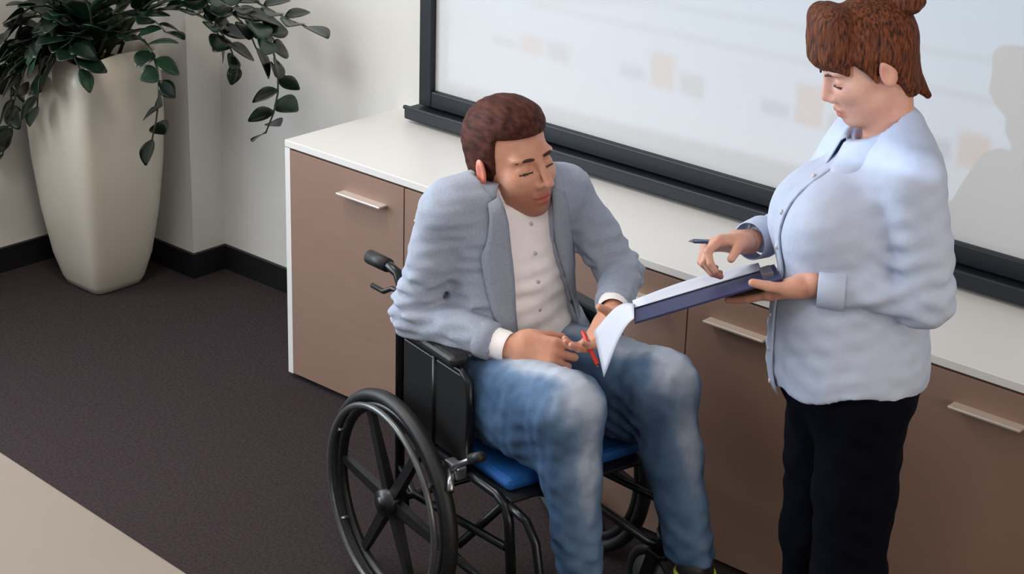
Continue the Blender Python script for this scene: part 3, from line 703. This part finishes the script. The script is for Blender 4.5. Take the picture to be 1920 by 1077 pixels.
# --- jeans
Tr = Sdf(); LR = (.118, .088, .067, .053)
Tr.add(ell((.05, 0, .60), (.13, .185, .115)), 0)
for q in (leg(m_.hipR, m_.knR, m_.anR, LR, 0), leg(m_.hipL, m_.knL, m_.anL, LR, 0)):
    for p, k in q: Tr.add(p, k)
for hip, kn in ((m_.hipR, m_.knR), (m_.hipL, m_.knL)): Tr.add(cone(hip + v3(.02, 0, -.022), kn + v3(-.095, 0, -.088), .098, .088), .04)
tw = waves(31, (.06, .06, .03)); tw2 = waves(32, (.03, .05, .10))
def tfold(D, X, Y, Z):
    def near(c, r): return np.exp(-((X - c[0]) ** 2 + (Y - c[1]) ** 2 + (Z - c[2]) ** 2) / r ** 2)
    a = .001 + sum(.0075 * near(k - v3(.05, 0, .08), .09) + .0055 * near(a_ + v3(0, 0, .03), .09) for k, a_ in ((m_.knR, m_.anR), (m_.knL, m_.anL))) + .005 * near((.1, 0, .64), .12)
    return D + a * tw(X, Y, Z) + .002 * tw2(X, Y, Z)
Tr.fn(tfold)
Tr.fn(lambda D, X, Y, Z: np.maximum(D, np.where(Y > .03, .292, .25) - Z))
tr_ = sdf_obj('jeans', Tr, .006, M['denim'], man)
me = tr_.data; co = np.zeros(len(me.vertices) * 3, np.float32); me.vertices.foreach_get('co', co); co = co.reshape(-1, 3)
nr = np.zeros(len(me.vertices) * 3, np.float32); me.vertex_normals.foreach_get('vector', nr); nr = nr.reshape(-1, 3)
wear = np.zeros(len(co))
for hip, kn, an in ((m_.hipR, m_.knR, m_.anR), (m_.hipL, m_.knL, m_.anL)):
    for (a, b, n, w, c0) in ((hip, kn, v3(-.25, 0, .97), .055, .75), (kn, an, v3(.99, 0, .1), .05, .3)):
        ab = b - a; t = np.clip(((co - a) @ ab) / (ab @ ab), 0, 1); c = a + t[:, None] * ab; off = co - c
        side = np.abs(off[:, 1]); top = np.clip(off @ n / .06, 0, 1.2)
        wear = np.maximum(wear, np.exp(-(side / w) ** 2) * top * np.clip(1 - abs(t - c0) * .9, 0, 1) * (.95 if c0 > .5 else .55))
    wear = np.maximum(wear, np.exp(-((co - (kn + v3(.05, 0, .05))) ** 2).sum(1) / .075 ** 2) * .9)
me.attributes.new('wear', 'FLOAT', 'POINT').data.foreach_set('value', wear.astype(np.float32))
# --- shoes
for an, s in ((m_.anR, -1), (m_.anL, 1)):
    So = Sdf(); g = v3(an[0], an[1], .18)
    So.add(cone(an + v3(0, 0, .02), g + v3(-.01, 0, .045), .044, .044), 0).add(ell(g + v3(.06, s * .008, .04), (.12, .044, .034)), .03).add(ell(g + v3(-.02, 0, .038), (.055, .040, .036)), .02)
    So.fn(lambda D, X, Y, Z: np.maximum(D, .190 - Z)); o = sdf_obj('shoe', So, .005, M['shoe'], man)
    ol = []
    for k in range(24):
        a = 2 * math.pi * k / 24; ol.append((g[0] + .048 + .132 * math.cos(a), g[1] + s * .006 + (.046 if math.cos(a) > -.2 else .042) * math.sin(a)))
    mb = MB(); n = len(ol); mb.add([(x, y, .176) for x, y in ol] + [(x, y, .197) for x, y in ol], [tuple(range(n))[::-1], tuple(range(n, 2 * n))] + [(k, (k + 1) % n, n + (k + 1) % n, n + k) for k in range(n)]); mb.build('shoe_sole', M['sole'], o); MB().ring((an[0], an[1], .262), .0445, .006, 'Z', 28, 8).build('shoe_collar', M['sole'], o)
# ================================================================ STANDING WOMAN
WO, WA = (2.26, -.94, 0), 232
def loc_frame(O, ang):
    a = R(ang); return np.array(O, float), np.array((math.cos(a), math.sin(a), 0)), np.array((-math.sin(a), math.cos(a), 0))
Wf, Mf = loc_frame(WO, WA), loc_frame(CH_O, CH_A)
def pxl(fr, x, y, l): return at_plane(x, y, fr[0] + fr[2] * l, fr[2])
def w2(fr, p): return fr[0] + fr[1] * p[0] + fr[2] * p[1] + np.array((0, 0, p[2]))
k4 = [pxl(Wf, 1467, 521, .10), pxl(Wf, 1212, 607, .06), pxl(Wf, 1168, 579, -.16), pxl(Wf, 1455, 503, -.11)]
ux = (k4[1] - k4[0] + k4[2] - k4[3]); LB = .305; WB = .225; ux /= np.linalg.norm(ux); wy = k4[3] - k4[0] + k4[2] - k4[1]; wy = wy - ux * (wy @ ux); wy /= np.linalg.norm(wy); nn = np.cross(ux, wy); nn = nn * (1 if nn[2] > 0 else -1)
A1 = sum(k4) / 4 - ux * LB / 2 - wy * WB / 2
wom = empty('person', WO, R(WA)); tag(wom, 'standing woman with auburn bun, pale blue shirt and dark trousers', 'person')
w_ = J()
_q = A1 - ux * .050 + wy * .012 - nn * .026 - Wf[0]; wrist_l = (_q @ Wf[1] - .012, _q @ Wf[2] + .008, _q[2] - .002)
w_.hipR, w_.hipL = v3(-.02, -.085, .88), v3(-.02, .085, .88)
w_.knR, w_.knL = v3(-.015, -.085, .47), v3(-.03, .09, .47)
w_.anR, w_.anL = v3(-.04, -.085, .08), v3(-.05, .09, .08)
w_.shR, w_.shL = v3(-.045, -.152, 1.365), v3(-.055, .152, 1.37)
w_.elR, w_.elL = v3(.02, -.235, 1.15), v3(-.085, .185, 1.145)
w_.wrR, w_.wrL = v3(.18, -.12, 1.155), v3(*[float(k) for k in wrist_l])
w_.neck = v3(-.055, 0, 1.40)
WS = .97; WE = v3(.002, 0, 1.567)
a_, b_ = R(0), R(25)
WF = v3(math.cos(a_) * math.cos(b_), math.sin(a_) * math.cos(b_), -math.sin(b_)); WQ = basis(WF, v3(0, 0, 1))
def wtorso(off):
    return [(ell((-.015, 0, .93), (.155 + off, .178 + off, .14 + off)), .03), (ell((.0, 0, 1.06), (.145 + off, .152 + off, .15 + off)), .06), (ell((-.02, 0, 1.22), (.128 + off, .150 + off, .16 + off)), .06),
            (ell((.075, -.064, 1.225), (.075 + off, .075 + off, .085 + off)), .06), (ell((.075, .064, 1.225), (.075 + off, .075 + off, .085 + off)), .06), (ell((-.075, 0, 1.30), (.085 + off, .14 + off, .12 + off)), .05),
            (cone(w_.shR + v3(0, .03, 0), w_.shL - v3(0, .03, 0), .052 + off, .052 + off), .05), (cone(w_.shR + v3(0, .05, .0), w_.neck + v3(0, -.015, .03), .045 + off, .042 + off), .04), (cone(w_.shL + v3(0, -.05, .0), w_.neck + v3(0, .015, .03), .045 + off, .042 + off), .04)]
# --- body
S, wp = head_sdf(WE, WQ, WS, True); S.add(cone(wp(-.022, 0, -.05), w_.neck + v3(0, 0, -.01), .048, .052), .025)
V, F = S.nets(.0032); V = relax(V, F, 1); parts = [(V, F, head_mats(V, F, WE, WQ, WS))]
dR = v3(.86, .30, .10); hR = hand_prims(w_.wrR + v3(.01, .003, .0), dR, v3(.0, .55, -.83), -1, [(30, 62, 32), (52, 66, 40), (60, 70, 45), (64, 70, 45)], (22, 30), .96, 3)
def w_loc(v): return v3(v @ Wf[1], v @ Wf[2], v[2])
dL = w_loc(ux * .80 + wy * .60); hw_ = w_loc(A1 - ux * .050 + wy * .012 - nn * .026 - Wf[0])
hL = hand_prims(hw_, dL, w_loc(nn), 1, [(0, 5, 4), (0, 5, 4), (0, 6, 4), (0, 6, 5)], (38, 24), 1.0, 3, 10)
for q in (hR, hL): V, F = build_sdf(q, .0028); parts.append((V, F, 0))
def farm(o): return arm(w_.shR, w_.elR, w_.wrR, (.045, .037, .025), o) + arm(w_.shL, w_.elL, w_.wrL, (.045, .037, .025), o)
bd = wtorso(-.016) + farm(-.003) + leg(w_.hipR, w_.knR, w_.anR, (.085, .06, .052, .034), -.003) + leg(w_.hipL, w_.knL, w_.anL, (.085, .06, .052, .034), -.003) + [(cone(w_.neck - v3(0, 0, .05), w_.neck + v3(.0, 0, .03), .052, .050), .02)]
V, F = build_sdf(bd, .009); parts.append((V, F, 0))
V, F, mi = join_parts(parts); skin_attrs(link_mesh('body', np_mesh('body', V, F, [M['skin_w'], M['lid']], mi), wom).data, WE, WQ, WS, False)
# --- hair: cap, fringe, nape and bun
Hw = Sdf(); Hw.add(el_h(WE, WQ, WS, (-.012, 0, .044), (.100, .084, .094)), 0)
Hw.fn(plane_cut(WE, WQ, WS, (.80, 0, -.60), .020))
for y in (-1, 1):
    Hw.sub(el_h(WE, WQ, WS, (.0, y * .090, -.010), (.026, .020, .036)), .01)
    Hw.add(cone(wp(-.022, y * .072, .03), wp(-.052, y * .042, -.075), .016, .016), .02)
    Hw.add(cone(wp(.035, y * .072, .05), wp(.018, y * .079, -.012), .011, .006), .012)
for k in range(9):
    y = -.058 + .0145 * k; Hw.add(cone(wp(.052, y * .9, .118), wp(.091 - abs(y) * .38, y * 1.08, .062), .018, .012), .034); Hw.add(cone(wp(.091 - abs(y) * .38, y * 1.08, .062), wp(.0895 - abs(y) * .42, y * 1.12, .024), .011, .0045), .014)
Hw.add(el_h(WE, WQ, WS, (-.045, 0, .0), (.048, .064, .06)), .03).add(cone(wp(-.062, 0, -.04), wp(-.085, .012, -.115), .026, .008), .03)
hw2 = waves(5, (.03, .014, .07)); Hw.fn(lambda D, X, Y, Z: D + .0012 * hw2(X, Y, Z))
hr_ = sdf_obj('hair', Hw, .0035, M['hair_w'], wom)
Bn = Sdf(); bc = np.array(wp(-.106, 0, .092))
for k in range(7):
    a = k * .9; Bn.add(ell(bc + np.array(WQ) @ v3(.012 * math.cos(a), .018 * math.sin(a), .004 * math.sin(2 * a)), (.030, .028, .026)), .006)
bw = waves(8, (.02, .02, .02)); Bn.fn(lambda D, X, Y, Z: D + .0016 * bw(X, Y, Z)); sdf_obj('hair_bun', Bn, .0035, M['hair_w'], wom)
for y in (-1, 1):
    MB().tube([wp(.098 - .004 * k - .003 * k * k * .5, y * (.014 + .0125 * k), .021 + .003 * math.sin(k * 1.2)) for k in range(4)], [.0022, .003, .003, .0014], 8).build('eyebrow', M['brow'], wom)
    MB().tube([wp(.0905 - .0035 * k * k, y * (.022 + .0095 * k), -.004 - .001 * k) for k in range(3)], [.0016, .0022, .0016], 6).build('eyelash', M['lid'], wom)
# --- shirt
Sw = Sdf()
for p, k in wtorso(.010): Sw.add(p, k)
AW = (.062, .055, .038)
for sh, el_, wr in ((w_.shR, w_.elR, w_.wrR), (w_.shL, w_.elL, w_.wrL)):
    for (p, k) in arm(sh, el_, wr, AW, 0, .78): Sw.add(p, .014)
    Sw.add(ell(el_ + v3(-.005, 0, -.02), (.055, .052, .05)), .03)
s1 = waves(41, (.06, .07, .035)); s2 = waves(42, (.22, .22, .16)); s3 = waves(43, (.05, .05, .25))
def wfold(D, X, Y, Z):
    def near(c, r): return np.exp(-((X - c[0]) ** 2 + (Y - c[1]) ** 2 + (Z - c[2]) ** 2) / r ** 2)
    a = .0006 + .006 * near(w_.elL + v3(.02, 0, .03), .10) + .006 * near(w_.elR, .10) + .0012 * sstep(1.12, .95, Z)
    return D + a * s1(X, Y, Z) + .004 * s2(X, Y, Z) + .003 * sstep(1.1, .9, Z) * s3(X, Y, Z)
Sw.fn(wfold)
def whem(D, X, Y, Z):
    h = .912 - .05 * (1 - np.clip(np.abs(np.arctan2(Y, X + .015)) , 0, 3.2) / 1.6) ** 2 * 1.0 + .012 * np.sin(5 * np.arctan2(Y, X + .015) + 1)
    return np.maximum(D, h - Z)
Sw.fn(whem)
Sw.fn(lambda D, X, Y, Z: -smin(-D, np.maximum(np.sqrt((X + .035 - .35 * (Z - 1.43)) ** 2 + Y ** 2) - .056, 1.36 - Z), .006))
for el_, wr in ((w_.elR, w_.wrR), (w_.elL, w_.wrL)):
    a = (wr - el_) / np.linalg.norm(wr - el_)
    MB().tube([el_ + (wr - el_) * .74, el_ + (wr - el_) * .78, wr - a * .002, wr], [.044, .0455, .0415, .039], 24, cap=False).build('shirt_cuff', M['shirt_w'], wom)
sdf_obj('shirt', Sw, .006, M['shirt_w'], wom)
# collar, placket and buttons
Wo = Sdf()
for p, k in wtorso(.010): Wo.add(p, k)
cl = []
for i in range(25):
    a = R(-172 + 344 * i / 24) + math.pi; c, n_ = math.cos(a), math.sin(a); bz = 1.432 + .030 * max(0, -c) - .035 * max(0, c); fx = -.035 + .014 * max(0, c)
    dr = .050 + .03 * max(0, c) ** 2
    cl.append([(fx + c * .053, n_ * .055, bz), (fx + c * .056, n_ * .058, bz + .014), (fx + c * .064, n_ * .068, bz + .008), (fx + c * (.078 + .012 * max(0, c)), n_ * .084, bz - dr * .55), (fx + c * (.088 + .02 * max(0, c)), n_ * .092, bz - dr)])
MB().sheet(cl, .003).build('shirt_collar', M['shirt_w'], wom)
rows = []
for i in range(22):
    z = 1.385 - .52 * i / 21; rows.append([(.5, y, z) for y in (-.016, -.008, 0, .008, .016)])
P = march(Wo, np.array(rows), (-1, 0, 0)); P[..., 0] += .006; MB().sheet(P, .004).build('placket', M['shirt_w'], wom)
for i in range(7):
    q = P[2 + i * 3, 2]; MB().cyl(q - v3(.001, 0, 0), q + v3(.0035, 0, 0), .0052, 12).build('button', M['button'], wom)
# --- trousers and shoes
Tw = Sdf(); Tw.add(ell((-.02, 0, .90), (.148, .172, .13)), 0)
for q in (leg(w_.hipR, w_.knR, w_.anR, (.098, .076, .066, .048), 0), leg(w_.hipL, w_.knL, w_.anL, (.098, .076, .066, .048), 0)):
    for p, k in q: Tw.add(p, k)
t1 = waves(51, (.06, .06, .05)); Tw.fn(lambda D, X, Y, Z: np.maximum(D + .0025 * t1(X, Y, Z), np.maximum(.05 - Z, Z - 1.0))); sdf_obj('trousers', Tw, .007, M['navy'], wom)
for an, s in ((w_.anR, -1), (w_.anL, 1)):
    So = Sdf(); So.add(cone(an + v3(0, 0, .01), v3(an[0], an[1], .045), .040, .040), 0).add(ell((an[0] + .065, an[1], .032), (.115, .040, .034)), .03).add(ell((an[0] - .015, an[1], .034), (.055, .037, .036)), .02)
    So.fn(lambda D, X, Y, Z: np.maximum(D, .004 - Z)); sdf_obj('shoe', So, .005, M['shoe'], wom)
# ================================================================ PLANTER WITH ARCHING PLANT
PLC = np.array([-1.05, -.40]); PLH = .85
pl = empty('planter', (PLC[0], PLC[1], 0)); tag(pl, 'tall cream tapered planter with dark green arching plant in the room corner', 'planter')
prof = [(0, .085), (.004, .1), (.03, .112), (.12, .136), (.28, .160), (.46, .177), (.62, .184), (.76, .181), (.85, .174)]
def ring_at(z, h, n=64, rim=0):
    o = []
    for k in range(n):
        a = 2 * math.pi * k / n; c, s = math.cos(a), math.sin(a); e = 6.5; r = h / ((abs(c) ** e + abs(s) ** e) ** (1 / e))
        o.append((r * c, r * s, z + rim * (abs(math.cos(2 * a)) - .5)))
    return o
vs, fs, n = [], [], 64
rg = [ring_at(z, h, n, .02 * (z / .85) ** 6) for z, h in prof] + [ring_at(.852, .168, n, .02), ring_at(.84, .161, n, .02), ring_at(.76, .163, n)]
for q in rg: vs += q
for i in range(len(rg) - 1):
    for k in range(n): fs.append((i * n + k, i * n + (k + 1) % n, (i + 1) * n + (k + 1) % n, (i + 1) * n + k))
fs.append(tuple(range(n))[::-1]); MB().add(vs, fs, True).build('pot', M['pot'], pl)
so = MB(); q = ring_at(.775, .164, n); so.add(q + [(0, 0, .79)], [(k, (k + 1) % n, n) for k in range(n)], True).build('soil', M['soil'], pl)
M['leaf'] = mat('leaf_green', (12, 30, 20), .28, var=.35, scale=9); M['leaf2'] = mat('leaf_green_light', (34, 60, 44), .28, var=.3, scale=9); M['stem'] = mat('stem_green', (52, 60, 36), .5, var=.2)
def leaf_mesh(m):
    rows = []
    for i in range(8):
        t = i / 7; w = .5 * math.sin(math.pi * min(1, t * .94 + .03)) ** .8 * (1 - .25 * t); rows.append([(t, w * k, .10 * abs(k) * w * 2 - .16 * t * t) for k in (-1, -.5, 0, .5, 1)])
    return MB().sheet(rows, .012).mesh('leaf', m)
leaves = [leaf_mesh(M['leaf']), leaf_mesh(M['leaf']), leaf_mesh(M['leaf2'])]
rn = random.Random(5)
def bez(P, t):
    P = [np.array(p, float) for p in P]
    while len(P) > 1: P = [P[i] * (1 - t) + P[i + 1] * t for i in range(len(P) - 1)]
    return P[0]
def stem(P, nl, ls, r=.0065, t0=.3):
    """P = bezier control points in world space"""
    o3 = np.array([PLC[0], PLC[1], 0]); Q = [np.array((max(p[0], XL + .07), min(p[1], -.06), p[2])) - o3 for p in P]
    pts = [bez(Q, i / 14) for i in range(15)]; st = MB().tube(pts, [r * (1 - .6 * i / 14) for i in range(15)], 8).build('stem', M['stem'], pl)
    for i in range(nl):
        t = t0 + (1 - t0) * i / (nl - 1); p = bez(Q, t); d = bez(Q, min(1, t + .02)) - bez(Q, max(0, t - .02)); d /= np.linalg.norm(d)
        sd = np.cross(d, (0, 0, 1)); sd = sd / (np.linalg.norm(sd) + 1e-6) * (1 if i % 2 else -1); up = np.cross(sd, d) * (1 if i % 2 else -1)
        v = d * .55 + sd * (.8 if i < nl - 1 else 0) + up * .25 + np.array([rn.uniform(-.25, .25) for _ in range(3)]); v /= np.linalg.norm(v)
        L_ = 1.32 * ls * rn.uniform(.8, 1.15) * (1 - .25 * abs(2 * t - 1.1)); w0 = p + o3 + v * L_
        if w0[1] > -.02 or w0[0] < XL + .02 or (w0[0] < PX + .02 and w0[1] > PY - .02): v = v * np.array([1, 1, .2]) - np.array([0, 1, 0]) * .8 if w0[1] > -.2 else v + np.array([1, 0, 0]); v /= np.linalg.norm(v)
        z = up + np.array([rn.uniform(-.3, .3) for _ in range(3)]) + np.array([0, 0, .5]); z = z - v * (z @ v); z /= np.linalg.norm(z); y = np.cross(z, v)
        e3 = p + o3 + v * L_ * 1.05
        if e3[0] < XL + .03: v = v + np.array([XL + .05 - e3[0], 0, 0]) / L_; v /= np.linalg.norm(v); z = z - v * (z @ v); z /= np.linalg.norm(z); y = np.cross(z, v)
        o = link_mesh('leaf', leaves[rn.choice((0, 0, 1, 2))], st)
        o.matrix_local = Matrix(((v[0], y[0], z[0], p[0]), (v[1], y[1], z[1], p[1]), (v[2], y[2], z[2], p[2]), (0, 0, 0, 1))) @ Matrix.Diagonal((L_, L_ * .95, L_, 1))
    return st
def base(): return (PLC[0] + rn.uniform(-.06, .06), PLC[1] + rn.uniform(-.06, .06), .77)
def pxs(lst): return [at_y(x, y, Y) for x, y, Y in lst]
# stems whose run shows in the photograph (pixel, distance to the back wall plane)
stem([base()] + pxs([(215, 40, -.44), (290, 30, -.48), (320, 130, -.50), (285, 262, -.50)]), 13, .075)
stem([base()] + pxs([(260, -60, -.40), (400, -90, -.30), (545, 40, -.24), (550, 140, -.22), (498, 250, -.22)]), 19, .08, t0=.32)
stem([base()] + pxs([(250, -20, -.40), (350, -10, -.32), (430, 40, -.28), (440, 120, -.28)]), 13, .08)
stem([base()] + pxs([(230, -60, -.45), (400, -100, -.40), (470, 20, -.36), (575, 50, -.34)]), 15, .085)
stem([base()] + pxs([(120, 30, -.55), (60, 40, -.62), (30, 150, -.66), (5, 290, -.68)]), 15, .08)
stem([base()] + pxs([(150, 0, -.55), (60, -10, -.62), (75, 130, -.64), (70, 200, -.64)]), 12, .08)
stem([base()] + pxs([(140, 60, -.50), (110, 40, -.58), (130, 90, -.62), (150, 130, -.62)]), 8, .085)
stem([base()] + pxs([(110, 20, -.50), (20, -30, -.52), (-60, 40, -.55), (-90, 200, -.56)]), 12, .085)
stem([base()] + pxs([(180, -60, -.45), (170, -200, -.45), (120, -260, -.5)]), 14, .09, t0=.1)
stem([base()] + pxs([(230, -40, -.40), (270, -160, -.38), (330, -230, -.36)]), 14, .09, t0=.1)
stem([base()] + pxs([(240, 20, -.36), (300, -60, -.34), (390, -60, -.32), (410, 70, -.30)]), 12, .08)
stem([base()] + pxs([(150, 10, -.42), (90, -100, -.42), (10, -130, -.44)]), 13, .09, t0=.1)
stem([base()] + pxs([(120, 60, -.46), (60, 20, -.46), (10, 60, -.5), (-40, 110, -.52)]), 12, .09, t0=.1)
stem([base()] + pxs([(190, 60, -.44), (240, 10, -.46), (280, 20, -.46), (310, 60, -.46)]), 10, .075, t0=.1)
stem([base()] + pxs([(170, 60, -.46), (130, 0, -.5), (90, 10, -.56), (80, 90, -.6)]), 12, .085, t0=.1)
stem([base()] + pxs([(190, 60, -.46), (180, -10, -.5), (150, -40, -.54), (60, -30, -.58)]), 12, .09, t0=.1)
for c in ([(150, 40, -.5), (100, -20, -.52), (40, 0, -.56), (20, 60, -.6)], [(200, 60, -.46), (230, -30, -.44), (250, -60, -.42), (330, -20, -.4)], [(140, 60, -.5), (60, 60, -.54), (40, 90, -.58), (20, 140, -.6)], [(240, 0, -.40), (330, -40, -.32), (450, -10, -.28), (480, 90, -.26)], [(180, 70, -.5), (150, 40, -.54), (120, 60, -.58), (100, 120, -.6)]):
    stem([base()] + pxs(c), 14, .088, t0=.12)
for x, y in ((.01, .0), (.035, -.03)):
    MB().tube([(x, y, .775), (x + .01, y, 1.15), (x, y + .01, 1.5)], [.008, .007, .004], 8).build('cane', M['pot'], pl)
# ================================================================ CLIPBOARD, PAPERS AND PENS
M['clip_blue'] = mat('clipboard_blue', (5, 16, 72), .6, var=.05); M['paper'] = mat('paper', (196, 200, 212), .85, var=.01)
def bpt(u, v, h=0): return A1 + ux * u + wy * v + nn * h
cb = empty('clipboard', tuple(A1)); tag(cb, 'dark blue clipboard held between the woman and the man', 'clipboard')
def solid(pts, th, nrm): 
    a = [np.array(p) - A1 for p in pts]; b = [p + nrm * th for p in a]; return a + b, [(3, 2, 1, 0), (4, 5, 6, 7), (0, 1, 5, 4), (1, 2, 6, 5), (2, 3, 7, 6), (3, 0, 4, 7)]
MB().add(*solid([bpt(0, 0), bpt(LB, 0), bpt(LB, WB), bpt(0, WB)], .004, nn)).build('board', M['clip_blue'], cb)
MB().add(*solid([bpt(.012, .06, .004), bpt(.035, .06, .004), bpt(.035, .165, .004), bpt(.012, .165, .004)], .010, nn)).build('clip', M['chrome'], cb)
rows = []
for i in range(10):
    u = .03 + (LB - .03) * i / 9; rows.append([bpt(u, (.175 + .055 * k / 6), .0065 + .016 * (k / 6) ** 2 * (.5 + .5 * math.sin(math.pi * i / 9))) for k in range(7)])
o = MB().sheet(rows, .001).build('paper_sheet', M['paper']); tag(o, 'white sheet clipped on top of the blue clipboard', 'paper')
# second sheet, turned over the end of the board and held by the man
B2 = bpt(LB, .205); C2 = pxl(Mf, 1114, 622, -.03); C1 = pxl(Mf, 1133, 708, -.10)
rows = []
for i in range(12):
    t = i / 11; e = []
    for k in range(7):
        s = k / 6; top = bpt(LB - .002, .006 + .20 * s, .010); bot = C1 * (1 - s) + C2 * s; p = top * (1 - t) + bot * t; p = p + np.array((0, 0, .03)) * math.sin(math.pi * t) * (1 - .6 * t) + (bot - top) / np.linalg.norm(bot - top) * 0; e.append(p)
    rows.append(e)
o = MB().sheet(rows, .001).build('paper_sheet', M['paper']); tag(o, 'pale grey sheet hanging from the clipboard into the man\'s hands', 'paper')
def pen(a, b, body, label, tipc):
    a = np.array(a); b = np.array(b); d = b - a; L_ = np.linalg.norm(d); d = d / L_
    t = empty('pen', tuple(a)); tag(t, label, 'pen')
    MB().tube([d * .012, d * (L_ - .002), d * L_], [.0048, .0048, .004], 12).build('barrel', body, t); MB().tube([d * 0, d * .012], [.001, .0042], 10).build('tip', tipc, t)
    y = np.cross(d, (0, 0, 1)); y /= np.linalg.norm(y); MB().tube([d * (L_ - .006) + y * .006, d * (L_ - .045) + y * .0065], .0016, 6).build('pocket_clip', M['chrome'], t)
pen(pxl(Mf, 1124, 692, -.055), pxl(Mf, 1092, 622, -.03), M['red'], 'red pen in the seated man\'s hand', M['plastic'])
pen(pxl(Wf, 1290, 452, -.10), pxl(Wf, 1402, 456, -.075), M['penblue'], 'dark blue pen in the standing woman\'s hand', M['chrome'])
